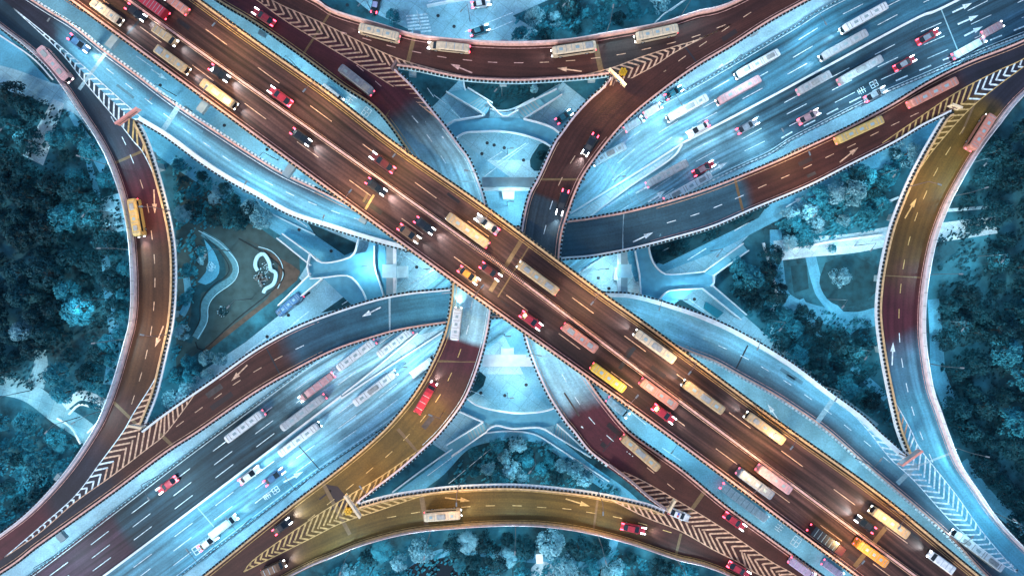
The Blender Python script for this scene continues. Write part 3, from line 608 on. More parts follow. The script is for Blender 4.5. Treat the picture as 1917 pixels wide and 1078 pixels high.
# ---------------------------------------------------------------- markings on the decks
def dmark(key, name='road_marking'):
    return roots[key][0]
def mz(zk, dz=.012): return zf(zk, dz)
DASH = {
 'T': [(641, 61), (687, 74), (732, 87), (780, 98), (827, 107), (875, 113), (922, 117), (971, 118), (1019, 117), (1068, 114), (1115, 109), (1163, 102), (1210, 92), (1257, 81), (1303, 68), (1350, 50)],
 'L': [(190, 190), (212, 226), (232, 264), (247, 298), (265, 345), (277, 390), (284, 440), (289, 485), (290, 529), (288, 573), (283, 619), (274, 663), (263, 705), (249, 748)],
 'A1': [(206, 134), (242, 162), (278, 190), (313, 218), (350, 246), (387, 271), (424, 297), (463, 322), (503, 343), (543, 363), (585, 381), (628, 397), (671, 411)],
 'A2': [(1076, 450), (1122, 444), (1167, 436), (1212, 428), (1257, 415), (1301, 402), (1344, 386), (1384, 369), (1427, 349), (1470, 331), (1512, 312), (1553, 292), (1594, 273), (1637, 251), (1676, 232), (1712, 215)],
 'B1': [(337, 793), (372, 767), (408, 741), (443, 716), (482, 692), (521, 670), (561, 650), (602, 632), (643, 615), (686, 601), (732, 589), (773, 580), (818, 572)],
 'B2': [(1224, 601), (1267, 615), (1311, 631), (1353, 650), (1394, 669), (1432, 690), (1474, 716), (1513, 743), (1550, 770), (1587, 800), (1624, 830), (1660, 860)],
 'P1': [(1399, 28), (1358, 55), (1316, 83), (1277, 110), (1240, 137), (1202, 166), (1165, 195), (1130, 225), (1099, 260), (1072, 299), (1049, 340), (1032, 384), (1020, 430)],
 'P2': [(1056, 707), (1081, 750), (1108, 787), (1142, 820), (1180, 850), (1218, 880), (1256, 910)],
 'Q1': [(674, 128), (709, 158), (743, 190), (777, 224), (804, 259), (830, 299)],
 'Q2': [(883, 571), (875, 617), (860, 661), (842, 705), (820, 745), (792, 783), (761, 818), (728, 850), (692, 880), (655, 911), (619, 939), (583, 968), (546, 996)],
 'O': [(733, 967), (778, 959), (825, 952), (872, 948), (918, 946), (968, 946), (1014, 949), (1061, 952), (1106, 959), (1156, 968), (1203, 980), (1249, 994)],
 'R': [(1801, 245), (1775, 283), (1752, 322), (1732, 365), (1715, 406), (1702, 451), (1692, 495), (1686, 540), (1683, 587), (1684, 632), (1689, 679), (1698, 725), (1709, 769), (1725, 815), (1743, 857)],
}
ZK = {'T': 'arc', 'L': 'arc', 'O': 'arc', 'R': 'arc', 'A': 'A', 'B': 'B', 'P': 'P', 'Q': 'Q', 'main': 'main'}
MK = {k: {} for k in ZK}
def mk_for(key, m):
    return MK[key].setdefault(m.name, (MB(), m))[0]
def paint(key, x, y):
    """white paint tinted by the lamp colour of its stretch of road"""
    if key == 'main': return m_cream
    if key == 'T': return m_pinkp if x < 1000 else m_cream
    if key == 'L': return m_white if y < 300 else m_cream
    if key == 'A': return m_white if x < 1392 else m_cream
    if key == 'B': return m_cream if x < 545 else m_white
    if key == 'P': return m_cream if y < 375 or y > 850 else m_white
    if key == 'Q': return m_pinkp if y < 190 else m_white if y < 640 else m_gold
    if key == 'O': return m_gold
    if key == 'R': return m_gold if y < 600 else m_white
for k, pts in DASH.items():
    key = k[0]; z = mz(ZK[key])
    for i, p in enumerate(pts):
        a = pts[max(0, i-1)]; b = pts[min(len(pts)-1, i+1)]; d = math.dist(a, b); t = ((b[0]-a[0])/d, (b[1]-a[1])/d); l = 8.7
        line_q(mk_for(key, paint(key, *p)), (p[0]-t[0]*l, p[1]-t[1]*l), (p[0]+t[0]*l, p[1]+t[1]*l), .17, 0, z)
for key, a, b in (('T', (884, 137), (843, 120)), ('T', (1089, 134), (1043, 128)), ('Q', (831, 259), (796, 228)), ('L', (288, 355), (290, 400)), ('L', (306, 610), (290, 650)), ('B', (463, 683), (433, 713)), ('B', (715, 574), (677, 593)), ('A', (1183, 454), (1223, 435)), ('A', (1572, 304), (1607, 276)), ('R', (1694, 409), (1716, 371)), ('R', (1670, 684), (1672, 640)), ('O', (833, 931), (880, 937)), ('O', (1059, 933), (1104, 947)), ('P', (1088, 798), (1126, 823))):
    arrow(mk_for(key, paint(key, *a)), a, b, mz(ZK[key]), .3, 2.2, 1.15)
# main flyover lanes
zm = mz('main')
mm = mk_for('main', m_cream)
for x0 in range(-254, 1700, 98):   # south-west carriageway
    cx = x0+46; yy = (cx-240)*.7315+34.5; line_q(mm, (cx-20, yy-14.7), (cx+20, yy+14.7), .16, 0, zm)
for x0 in range(-183, 1960, 98):
    cx = x0; yy = (cx-240)*.7315-51; line_q(mm, (cx-20, yy-14.7), (cx+20, yy+14.7), .16, 0, zm)
def offset_px(pts, d):
    c = spline(pts, 12); out = []
    for i, p in enumerate(c):
        a = c[max(0, i-1)]; b = c[min(len(c)-1, i+1)]; l = math.dist(a, b) or 1; out.append((p[0]-(b[1]-a[1])/l*d, p[1]+(b[0]-a[0])/l*d))
    return out
mg = mk_for('main', m_gold)
for dd in (11.5, 15): solid(mg, offset_px(M_ne[0][1], dd), .09, zm, 12)
for dd in (-11.5,): solid(mk_for('main', m_pinkp), offset_px(M_sw[0][1], dd), .13, zm, 12)
for e, key, sg in ((P_east, 'P', 1), (Q_west, 'Q', -1), (A_north, 'A', 1), (B_south, 'B', -1)):
    pass
def edge_line(key, pts, d, m_):
    c = offset_px(pts, d); solid(mk_for(key, m_), c, .11, mz(ZK[key]), 12)
edge_line('T', T_out[0][1], 13, m_pinkp); edge_line('L', L_out[0][1], -11, m_pinkp); edge_line('O', B_out[0][1], -11, m_gold); edge_line('R', R_out[0][1], 11, m_pinkp)
edge_line('T', T_in[1][1], -10, m_pinkp); edge_line('L', L_in[1][1], 10, m_cream); edge_line('O', B_in[1][1], 10, m_gold); edge_line('R', R_in[1][1], -10, m_gold)
edge_line('A', A_north[0][1], 11, m_white); edge_line('A', A_south[1][1][2:], -11, m_white)
edge_line('B', B_north[2][1], 11, m_white)
def side_line(key, pts, ref_pts, d, m_):
    # choose the side that moves toward ref_pts
    best = None
    for s in (d, -d):
        c = offset_px(pts, s); q = c[len(c)//2]; dist = min(math.dist(q, r) for r in spline(ref_pts, 20))
        if best is None or dist < best[0]: best = (dist, c)
    solid(mk_for(key, m_), best[1], .11, mz(ZK[key]), 12)
side_line('P', P_east[0][1], P_west[1][1], 11, m_pinkp); side_line('P', P_west[1][1][4:], P_east[0][1], 10, m_cream)
side_line('Q', Q_west[0][1], Q_east[1][1], 11, m_gold); side_line('Q', Q_east[1][1][3:-4], Q_west[0][1], 10, m_white)
side_line('A', A_north[1][1], A_south[2][1], 11, m_cream); side_line('A', A_south[2][1][2:-3], A_north[1][1], 10, m_pinkp)
side_line('B', B_south[0][1], B_north[1][1], 11, m_cream); side_line('B', B_north[1][1][3:], B_south[0][1], 10, m_pinkp)
side_line('B', B_south[1][1], B_north[2][1], 11, m_pinkp)

# gores: outer lines U and L from the tip past the nose; chevron arms until they hit divider or deck edge
def hit(o, d, poly, maxd=75):
    best = None
    for a, b in zip(poly, poly[1:]):
        ex, ey = b[0]-a[0], b[1]-a[1]; den = d[0]*ey-d[1]*ex
        if abs(den) < 1e-6: continue
        t = ((a[0]-o[0])*ey-(a[1]-o[1])*ex)/den; u = ((a[0]-o[0])*d[1]-(a[1]-o[1])*d[0])/den
        if t > .5 and 0 <= u <= 1 and t < maxd and (best is None or t < best): best = t
    return best
def gore(Up, Lo, div, edgeU, edgeL, keyU, keyL, away, m_, period=14.2, ang=36, phase=0):
    """div runs tip->nose. away=True: apex points from nose toward the tip... False: toward the nose"""
    dv = spline(div, 6)
    for (ln, edge, key, side) in ((Up, edgeU, keyU, 1), (Lo, edgeL, keyL, -1)):
        c = spline(ln, 5); poly = dv; ed = spline(edge, 6) if edge else []
        mm_ = m_ if not callable(m_) else None
        z = mz(ZK[key], .016); solid(mk_for(key, m_(c[len(c)//2]) if callable(m_) else m_), ln, .2, mz(ZK[key], .02))
        for (p, t) in every(c, period, 8+phase):
            # rotate t toward the divider
            q = min(dv+ed, key=lambda r: math.dist(r, p)); cr = t[0]*(q[1]-p[1])-t[1]*(q[0]-p[0]); sg = 1 if cr > 0 else -1
            base = t if not away else (-t[0], -t[1])
            a = R(ang)*(sg if not away else -sg)
            d = (base[0]*math.cos(a)-base[1]*math.sin(a), base[0]*math.sin(a)+base[1]*math.cos(a))
            cand = [h for h in (hit(p, d, dv), ) if h]; he = hit(p, d, ed) if ed else None
            if he: cand.append(he-3.5)
            if not cand: continue
            h = min(cand)
            if h < 3.5: continue
            mq = m_(p) if callable(m_) else m_
            line_q(mk_for(key, mq), p, (p[0]+d[0]*h, p[1]+d[1]*h), .38, 0, z)
tr = lambda pts: rev(pts)
gore([(470, -30), (513, 3), (600, 42), (740, 108), (873, 145)], [(440, -25), (480, 0), (543, 45), (668, 120), (756, 175), (801, 208), (831, 233)], tr(DV_TL)[2:], [(743, 129), (780, 134), (830, 145), (880, 153)], [(743, 129), (775, 160), (806, 198), (836, 235)], 'T', 'Q', False, m_cream)
gore([(1368, 46), (1311, 73), (1261, 88), (1198, 108), (1140, 129), (1060, 148)], [(1368, 46), (1273, 93), (1226, 123), (1180, 148), (1145, 170), (1110, 198), (1085, 218), (1068, 240)], tr(DV_TR)[1:], [(1140, 144), (1110, 148), (1035, 154)], [(1140, 144), (1123, 165), (1100, 185), (1070, 218), (1048, 248)], 'T', 'P', True, m_cream)
gore([(24, 15), (80, 60), (138, 108), (190, 155), (250, 208), (290, 240)], [(24, 15), (110, 95), (155, 150), (225, 233), (250, 265), (270, 290), (305, 365)], tr(DV_L)[2:], [(259, 229), (300, 253)], [(259, 229), (278, 269), (300, 338), (318, 410)], 'A', 'L', True, lambda p: m_white if p[1] < 245 else m_gold, ang=42)
gore([(8, 1043), (70, 990), (140, 928), (188, 865), (230, 808), (250, 773), (281, 725), (300, 690)], [(8, 1043), (75, 996), (140, 940), (210, 890), (275, 840), (308, 813), (345, 765), (373, 725)], tr(DV_BL)[2:], [(266, 803), (274, 785), (293, 735), (310, 665)], [(266, 803), (298, 778), (363, 738), (400, 700)], 'L', 'B', False, lambda p: m_white if p[0] < 190 else m_cream, ang=42)
gore([(456, 1070), (480, 1043), (580, 973), (655, 926), (706, 896), (780, 845), (818, 815)], [(456, 1070), (480, 1058), (580, 1008), (640, 978), (706, 956), (780, 931), (831, 918)], tr(DV_BO)[1:], [(673, 943), (706, 916), (755, 878), (798, 840), (830, 808)], [(673, 943), (730, 928), (793, 918), (856, 911)], 'Q', 'O', True, m_gold)
gore([(1560, 1130), (1490, 1077), (1440, 1048), (1360, 993), (1293, 951), (1210, 903), (1168, 883)], [(1560, 1130), (1425, 1077), (1385, 1053), (1335, 1028), (1273, 993), (1210, 968), (1140, 933)], tr(DV_BR)[1:], [(1243, 957), (1210, 933), (1173, 901), (1135, 873)], [(1243, 957), (1210, 944), (1135, 927)], 'P', 'O', False, m_cream)
gore([(1905, 1072), (1863, 1046), (1788, 983), (1712, 900), (1667, 858), (1627, 808), (1600, 778), (1567, 750)], [(1905, 1072), (1888, 1053), (1838, 993), (1788, 923), (1725, 843), (1707, 808), (1700, 795), (1677, 753), (1660, 715)], tr(DV_RB)[1:], [(1697, 850), (1650, 809), (1612, 773), (1550, 728)], [(1697, 850), (1680, 805), (1670, 765), (1657, 703)], 'B', 'R', True, lambda p: m_white if p[1] > 800 or p[0] < 1650 else m_cream, ang=42)
gore([(1990, 60), (1917, 110), (1863, 135), (1788, 175), (1700, 235), (1652, 268)], [(1990, 70), (1917, 125), (1863, 165), (1812, 208), (1750, 278), (1720, 320), (1692, 360)], tr(DV_RT)[1:], [(1780, 211), (1770, 218), (1725, 240), (1672, 272)], [(1780, 211), (1767, 220), (1737, 269), (1707, 325)], 'A', 'R', False, lambda p: m_white if p[0] > 1830 else m_gold, ang=42)

def joint(key, a, b, m_, wd=.32):
    z = mz(ZK[key], .008); mb = MB(); line_q(mb, a, b, wd, 0, z)
    if wd > .6: pass
    mb.build('expansion_joint', m_, roots[key][0])
JO = [('Q', (622, 18), (565, 106), m_joint_b, .5), ('Q', (756, 178), (722, 222), m_joint_b, .9), ('T', (776, 66), (760, 132), m_joint_b, .9), ('T', (1112, 70), (1128, 146), m_joint_b, 1.2), ('P', (1133, 170), (1182, 220), m_joint_b, 1.3), ('P', (1280, 84), (1309, 124), m_joint_d, .3), ('P', (1004, 336), (1095, 336), m_joint_b, .5),
 ('A', (199, 98), (148, 168), m_joint_w, .8), ('A', (335, 198), (304, 246), m_joint_w, 1.2), ('A', (1170, 396), (1168, 468), m_joint_w, .8), ('A', (1375, 332), (1392, 400), m_joint_b, .6), ('L', (274, 280), (214, 306), m_joint_b, .6), ('L', (212, 752), (262, 800), m_joint_b, .7), ('B', (300, 812), (325, 836), m_joint_b, .8), ('B', (728, 550), (728, 622), m_joint_w, .8), ('B', (498, 650), (527, 706), m_joint_d, .3), ('B', (1400, 646), (1377, 692), m_joint_d, .35), ('B', (1562, 744), (1530, 790), m_joint_w, 1.2), ('B', (1717, 868), (1680, 905), m_joint_w, 1.1), ('R', (1717, 872), (1780, 848), m_joint_w, .5),
 ('O', (788, 922), (800, 992), m_joint_b, 1.1), ('O', (1120, 926), (1110, 1000), m_joint_b, .5), ('O', (1275, 998), (1265, 1040), m_joint_b, .6), ('Q', (745, 802), (785, 848), m_joint_b, .9), ('Q', (605, 905), (655, 1000), m_joint_b, .9), ('P', (1162, 805), (1128, 845), m_joint_d, .35), ('P', (1320, 918), (1290, 960), m_joint_b, .9), ('P', (985, 666), (1070, 667), m_joint_w, .5), ('Q', (840, 340), (900, 340), m_joint_w, .4), ('Q', (818, 676), (903, 676), m_joint_b, .5), ('R', (1830, 182), (1800, 250), m_joint_b, .5), ('R', (1643, 515), (1732, 520), m_joint_b, .25),
 ('main', (975, 452), (918, 545), m_joint_b, .9), ('main', (990, 462), (932, 556), m_joint_b, .3), ('main', (262, 38), (228, 75), m_joint_d, .5), ('main', (1188, 650), (1160, 690), m_joint_d, .8), ('main', (1668, 975), (1600, 1060), m_joint_b, 1.0), ('main', (700, 365), (684, 392), m_gold, .5), ('main', (689, 362), (680, 378), m_joint_b, .5)]
for j in JO: joint(*j)
def patch(key, pts, m_):
    z = mz(ZK[key], .004); mb = MB(); P = [W(x, y, z(x, y)) for x, y in pts]
    if sum(p.x*q.y-q.x*p.y for p, q in zip(P, P[1:]+P[:1])) < 0: P = P[::-1]
    mb.poly(P); mb.build('surface_patch', m_, roots[key][0])
m_patch = mat('fresh_dark_asphalt', (.03, .018, .02), .7, .1, 1)
patch('Q', [(603, 905), (632, 910), (645, 925), (655, 950), (638, 953)], m_patch)
patch('L', [(254, 686), (266, 686), (248, 730), (240, 722)], m_patch)
patch('P', [(1185, 150), (1225, 138), (1262, 150), (1240, 168), (1200, 168), (1188, 160)], m_patch)
patch('main', [(1178, 650), (1186, 655), (1178, 666), (1170, 661)], m_patch)
m_patch2 = mat('worn_grey_asphalt', (.060, .050, .048), .7, .3, 1); m_patch3 = mat('dark_tar', (.012, .010, .012), .5, .3, 2); m_patch4 = mat('blue_grey_patch', (.10, .26, .34), .7, .25, 1)
rq = random.Random(11)
for key, cl in (('T', DASH['T']), ('L', DASH['L'][4:]), ('O', DASH['O']), ('R', DASH['R']), ('P', DASH['P1']), ('Q', DASH['Q2']), ('A', DASH['A2']), ('A', DASH['A1']), ('B', DASH['B1']), ('B', DASH['B2']), ('P', DASH['P2'])):
    for k in range(3):
        i = rq.randrange(1, len(cl)-1); a, b = cl[i-1], cl[i+1]; d = math.dist(a, b); t = ((b[0]-a[0])/d, (b[1]-a[1])/d); n_ = (-t[1], t[0]); o_ = rq.choice((-1, 1))*rq.uniform(10, 18); l = rq.uniform(6, 26); w2 = rq.uniform(1.2, 6)
        c_ = (cl[i][0]+n_[0]*o_, cl[i][1]+n_[1]*o_); blue = (key == 'A' and c_[0] < 1392) or (key == 'B' and c_[0] > 545) 
        patch(key, [(c_[0]+t[0]*l*sx+n_[0]*w2*sy, c_[1]+t[1]*l*sx+n_[1]*w2*sy) for sx, sy in ((-1, -1), (1, -1), (1, 1), (-1, 1))], m_patch4 if blue else rq.choice((m_patch, m_patch3, m_patch2)))
for k in range(12):
    cx_ = rq.uniform(100, 1800); o_ = rq.choice((-75, -30, 18, 52)); cy_ = (cx_-240)*.7315+o_; l = rq.uniform(6, 22); w2 = rq.uniform(1, 5)
    patch('main', [(cx_+.807*l*sx-.59*w2*sy, cy_+.59*l*sx+.807*w2*sy) for sx, sy in ((-1, -1), (1, -1), (1, 1), (-1, 1))], rq.choice((m_patch, m_patch3)))
for key, d in MK.items():
    for nm, (mb, m_) in d.items():
        me = mb.mesh('road_marking'); me.materials.append(m_); link('road_marking', me, roots[key][0])
# main median: two rails and a barrier between
mp = spline([(-300, -395), (240, 0), (781, 385), (960, 514), (1236, 723), (1713, 1077), (1990, 1280)], 10)
P_ = [W(x, y, ZMAIN) for x, y in mp]
mb = MB(); mb.sweep(P_, -.22, .22, 0, .8); mb.build('median_barrier', c_pink, roots['main'][0])
for o_ in (-.5, .5):
    mb = MB(); mb.sweep(P_, o_-.05, o_+.05, .012, .06); mb.build('median_line', m_cream, roots['main'][0])
mb = MB()
for (q, t) in every(clipx(mp, 876, 985), 3.6): 
    w0 = W(q[0], q[1], ZMAIN+.9); mb.box(tuple(w0), (.16, .95, .12), math.atan2(-t[1], t[0]))
mb.build('median_grating', m_joint_d, roots['main'][0])

# piers under the decks
def pier(key, x, y, ang, wd):
    z = zf(ZK[key])(x, y)-1.12; w0 = W(x, y, z); mb = MB(); a = -R(ang)
    mb.box((w0.x, w0.y, z/2-.6), (1.5, 1.5, z-1.2), a); mb.box((w0.x, w0.y, z-.6), (1.6, wd, 1.2), a)
    mb.build('pier', c_under, roots[key][0])
for key, pts, wd in (('T', [(776, 100), (943, 117), (1106, 110)], 10.5), ('L', [(200, 190), (258, 300), (287, 450), (287, 590), (250, 740), (130, 910)], 8), ('O', [(640, 1000), (800, 955), (960, 946), (1110, 958), (1265, 1000)], 8), ('R', [(1790, 260), (1715, 400), (1688, 520), (1690, 660), (1745, 850)], 8), ('A', [(120, 70), (335, 225), (520, 350), (690, 420), (1168, 435), (1380, 370), (1600, 270), (1800, 180)], 7), ('B', [(100, 990), (300, 820), (510, 680), (728, 585), (1230, 605), (1400, 670), (1560, 770), (1720, 900)], 7), ('P', [(1400, 40), (1250, 130), (1140, 215), (1050, 340), (1030, 680), (1150, 830), (1300, 940)], 7), ('Q', [(500, 40), (650, 110), (790, 240), (860, 340), (862, 655), (765, 810), (630, 930), (450, 1060)], 7), ('main', [(100, -60), (230, 50), (400, 170), (560, 290), (700, 375), (930, 500+0), (1180, 680), (1350, 800), (1500, 910), (1650, 1020)], 11)):
    c = pts
    for i, p in enumerate(c):
        a = c[max(0, i-1)]; b = c[min(len(c)-1, i+1)]; pier(key, p[0], p[1], math.degrees(math.atan2(b[1]-a[1], b[0]-a[0])), wd)


# ---------------------------------------------------------------- pedestrian bridges at ground crossings
ped = mat('blue_footbridge_floor', (.09, .33, .46), .8, .12, .8)
stair_m = mat('stair_tread', (.14, .40, .50), .8, .1, 1)
ZF = 4.0
def footbridge(label, band, rails, stairs):
    root = empty('footbridge', label, 'footbridge')
    c1, c2 = spline(band[0], 8), spline(band[1], 8); n = 50
    a, b = resample(c1, n), resample(c2, n); mb = MB()
    for i in range(n):
        A_, B_ = W(a[i][0], a[i][1], ZF), W(b[i][0], b[i][1], ZF)
        mb.v += [tuple(A_), tuple(B_), (B_.x, B_.y, ZF-.5), (A_.x, A_.y, ZF-.5)]
        if i:
            k = 4*i
            for j in range(4): mb.f.append((k-4+j, k-4+(j+1) % 4, k+(j+1) % 4, k+j)); mb.mi.append(0)
    mb.build('bridge_deck', ped, root)
    for r in rails:
        mb = MB(); c = spline(r, 8) if len(r) > 3 else r
        mb.sweep([W(x, y, ZF) for x, y in c], -.14, .14, 0, 1.1); mb.build('railing', c_white, root)
    for (top_a, top_b, bot_b, bot_a, ribs) in stairs:
        st = MB(); n = 26
        for i in range(n):
            t0, t1 = i/n, (i+1)/n; z = ZF-.002-(ZF-.2)*t0
            if .46 < t0 < .56: z = ZF-(ZF-.2)*.46
            def lp(p, q, t): return (p[0]+(q[0]-p[0])*t, p[1]+(q[1]-p[1])*t)
            q = [lp(top_a, bot_a, t0), lp(top_b, bot_b, t0), lp(top_b, bot_b, t1), lp(top_a, bot_a, t1)]
            Q_ = [W(x, y, z) for x, y in q]; st.prism([(p.x, p.y) for p in Q_], max(.05, z-.9), z, 1 if ribs and i % 2 and i/n < .5 else 0)
        st.build('stair', [stair_m, c_under], root)
        for p, q in ((top_a, bot_a), (top_b, bot_b)):
            mb = MB(); mb.sweep([W(p[0], p[1], ZF), W(q[0], q[1], .3)], -.12, .12, -.4, 1.0); mb.build('stair_railing', c_white, root)
    return root
footbridge('footbridge arching across the top of the crossing, two stair flights going up',
  [[(790, 280), (843, 234), (880, 225), (945, 220), (990, 226), (1046, 250), (1090, 300)], [(815, 310), (859, 256), (900, 248), (945, 248), (990, 257), (1030, 275), (1065, 315)]],
  [[(815, 310), (859, 256), (900, 248), (945, 248), (990, 257), (1030, 275), (1065, 315)], [(790, 280), (842, 232), (860, 226), (905, 218)], [(912, 192), (941, 219), (951, 219), (970, 207)], [(980, 224), (1020, 235), (1046, 250), (1090, 300)]],
  [((908, 216), (922, 194), (876, 166), (836, 172+1), True), ((965, 206), (980, 224), (1052, 178), (1042, 168), True)])
footbridge('footbridge arching across the bottom of the crossing, two stair flights going down',
  [[(830, 700), (874, 744), (900, 760), (945, 770), (985, 772), (1036, 763), (1080, 730)], [(800, 735), (858, 768), (905, 789), (930, 797), (1010, 800), (1045, 792), (1110, 760)]],
  [[(830, 700), (874, 744), (900, 760), (945, 770), (985, 772), (1036, 763), (1080, 730)], [(800, 735), (858, 768), (905, 789)], [(912, 804), (929, 795), (960, 801), (1010, 799), (1035, 812)]],
  [((905, 789), (912, 806), (846, 852), (836, 832), True), ((1042, 792), (1035, 812), (1106, 855), (1092, 838), True)])
footbridge('footbridge left of the crossing beside the triangular garden',
  [[(690, 420), (690, 460), (676, 478), (640, 490), (602, 492), (582, 500)], [(720, 420), (722, 470), (728, 520), (722, 560), (700, 600), (690, 600)]],
  [[(672, 448), (664, 475), (645, 486), (604, 492), (582, 475)], [(582, 475), (577, 500), (580, 515), (582, 518)], [(582, 522), (606, 520), (640, 516), (660, 520), (680, 545), (688, 565)], [(702, 460), (703, 500), (712, 530), (720, 556)]],
  [((602, 490), (583, 497), (520, 446), (530, 438), False), ((583, 512), (604, 522), (534, 580), (522, 572), False)])
mb = MB(); 
for q in ([(583, 490), (606, 490), (690, 470), (703, 500), (716, 545), (690, 556), (660, 520), (606, 520), (582, 516), (577, 503)],): mb.prism([tuple(W(x, y, ZF+.006).xy) for x, y in q], ZF-.4, ZF+.006)
o = mb.build('bridge_landing', ped, None); o.parent = [x for x in C.objects if x.name.startswith('footbridge') and x.parent is None][-1]
footbridge('footbridge right of the crossing beside the big dark rimmed tree',
  [[(1214, 420), (1216, 470), (1226, 500), (1250, 512), (1315, 510), (1334, 520)], [(1184, 420), (1188, 470), (1196, 520), (1198, 550), (1205, 600), (1230, 590)]],
  [[(1214, 420), (1214, 465), (1222, 492), (1238, 510), (1258, 514), (1316, 509)], [(1334, 514), (1335, 530), (1330, 536)], [(1232, 562), (1246, 547), (1262, 543), (1314, 540)], [(1188, 470), (1196, 512), (1199, 552)]],
  [((1316, 509), (1333, 517), (1400, 469), (1390, 456), False), ((1314, 540), (1331, 533), (1396, 589), (1386, 598), False)])
mb = MB(); mb.prism([tuple(W(x, y, ZF+.006).xy) for x, y in [(1200, 480), (1218, 470), (1228, 502), (1258, 516), (1316, 511), (1333, 517), (1334, 531), (1316, 540), (1262, 543), (1246, 547), (1232, 562), (1203, 562)]], ZF-.4, ZF+.006)
o = mb.build('bridge_landing', ped, None); o.parent = [x for x in C.objects if x.name.startswith('footbridge') and x.parent is None][-1]
# portal frames that carry the crossing ramps, and the floodlit pads beside them
def portal(label, x, sx):
    r = empty('portal_frame', label, 'concrete frame'); mb = MB()
    a, b = W(x, 455, 5.2), W(x, 560, 5.2); mb.box((a.x, (a.y+b.y)/2, 5.2), (1.6, abs(a.y-b.y), .9)); mb.build('cross_beam', c_under, r)
    mb = MB(); mb.box((a.x+sx*1.2, (a.y+b.y)/2, 5.3), (.8, abs(a.y-b.y)-.6, .7)); mb.build('edge_beam', c_white, r)
    mb = MB(); mb.box((a.x, (a.y+b.y)/2, 5.6), (3.4, 3.2, .5)); mb.build('bearing_block', c_pale, r)
    for yy in (a.y-1, b.y+1):
        mb = MB(); mb.box((a.x, yy, 2.5), (1.3, 1.3, 4.9)); mb.build('column', c_under, r)
portal('pale concrete portal frame left of the crossing between the two blue decks', 730, 1)
portal('pale concrete portal frame right of the crossing between the two blue decks', 1168, -1)
def slab(name, label, cat, pts, z0, z1, m_): 
    mb = MB(); mb.prism([tuple(W(x, y, z1).xy) for x, y in pts], z0, z1); return mb.build(name, m_, None, label=label, category=cat)
slab('equipment_hut', 'low white hut right of the left portal frame, left of the crossing', 'hut', [(741, 498), (762, 498), (762, 520), (741, 520)], 0.02, 2.6, c_white)
slab('equipment_hut', 'low white hut left of the right portal frame, right of the crossing', 'hut', [(1150, 500), (1161, 500), (1161, 524), (1150, 524)], 0.02, 2.6, c_white)
slab('equipment_hut', 'low white flat hut in the bright gap above the top deck at the crossing', 'hut', [(938, 352), (964, 352), (962, 372), (942, 372)], 0.02, 2.6, c_white)
slab('equipment_hut', 'low white flat hut in the bright gap below the top deck at the crossing', 'hut', [(938, 652), (962, 652), (962, 664), (938, 664)], 0.02, 2.6, c_white)
slab('beam_wall', 'long grey blue concrete cross beam in the bright gap above the top deck', 'beam', [(902, 332), (1004, 332), (1004, 350), (902, 350)], 4.2, 5.4, c_under)
slab('beam_wall', 'wide white concrete cross beam in the bright gap below the top deck', 'beam', [(905, 664), (996, 664), (1000, 686), (903, 686)], 3.2, 4.4, c_white)
slab('beam_wall', 'thin white kerb beam over the bright gap at the top of the crossing', 'beam', [(902, 351), (1002, 351), (1002, 356), (902, 356)], 3.2, 4.6, c_white)
slab('planter_bed', 'teal rectangular planting tank beside the pale plaza right of the crossing', 'planter', [(1322, 565), (1355, 585), (1343, 596), (1318, 577)], .02, .8, mat('tank_teal', (.01, .22, .30), .5, .1))
for p, l in (([(1428, 455), (1440, 495), (1455, 560)], 'white kerb wall between the dark grove and the pale park path'), ([(1482, 466), (1560, 452), (1650, 440)], 'white wall edge along the park path right of the crossing'), ([(1640, 390), (1662, 378), (1680, 370)], 'short white wall beside the right curved link ramp')):
    kerb('kerb_wall', p, h=.7, wd=.5, label=l, category='wall')
for p, l in (([(130, 775), (150, 757), (175, 762), (198, 772), (165, 810)], 'white kerb round the small lawn beside the left link ramp'), ([(108, 782), (135, 800), (152, 830)], 'white kerb along the curved path at the lower left'), ([(178, 812), (195, 780), (205, 735)], 'white kerb under the left link ramp edge')):
    kerb('kerb_wall', p, h=.4, wd=.45, label=l, category='kerb')
kerb('kerb_wall', [(590, 440), (500, 395), (480, 372)], h=.3, label='pale kerb below the blue ramp at the left', category='kerb', m=c_pale)
kerb('kerb_wall', [(868, 152), (872, 172), (888, 192), (925, 207), (957, 206), (1000, 185)], h=.6, label='pale curved kerb round the dark pond under the top link ramp', category='kerb')
kerb('kerb_wall', [(735, 920), (800, 872), (868, 826), (900, 812), (950, 806), (1000, 812), (1040, 835), (1140, 900)], h=.6, label='pale curved kerb round the dark garden above the bottom link ramp', category='kerb', wd=.3)
for pts_, z_, w_, m_ in (([(447, 447), (500, 478), (530, 505), (528, 525), (500, 552), (440, 600), (380, 655), (366, 640)], .034, .25, m_planter), ([(484, 462), (508, 470), (526, 490), (530, 515), (520, 540)], .034, .18, c_pale), ([(372, 432), (410, 454), (444, 492), (440, 524), (404, 552), (390, 574), (388, 602), (370, 634)], .036, .16, c_pale), ([(384, 443), (408, 466), (428, 497), (424, 516), (396, 536), (376, 564), (374, 598), (360, 628)], .036, .16, m_planter)):
    kerb('path_edging', pts_, z0=z_, h=.12, wd=w_, m=m_, kind='structure')
rn_ = random.Random(5); mb = MB()
for i in range(260):
    cx_, cy_, rr_ = rn_.choice(((488, 520, 16), (415, 583, 11), (395, 500, 10), (375, 470, 12), (500, 500, 14))); a = rn_.random()*6.28; q = W(cx_+math.cos(a)*rr_*rn_.random(), cy_+math.sin(a)*rr_*rn_.random(), .3); s_ = rn_.uniform(.1, .3)
    mb.box((q.x, q.y, rn_.uniform(.1, .5)), (s_, s_*.8, .15), a)
mb.build('flowers', c_pale, kind='stuff', label='pale flowering plants scattered in the left triangular garden', category='flowers')
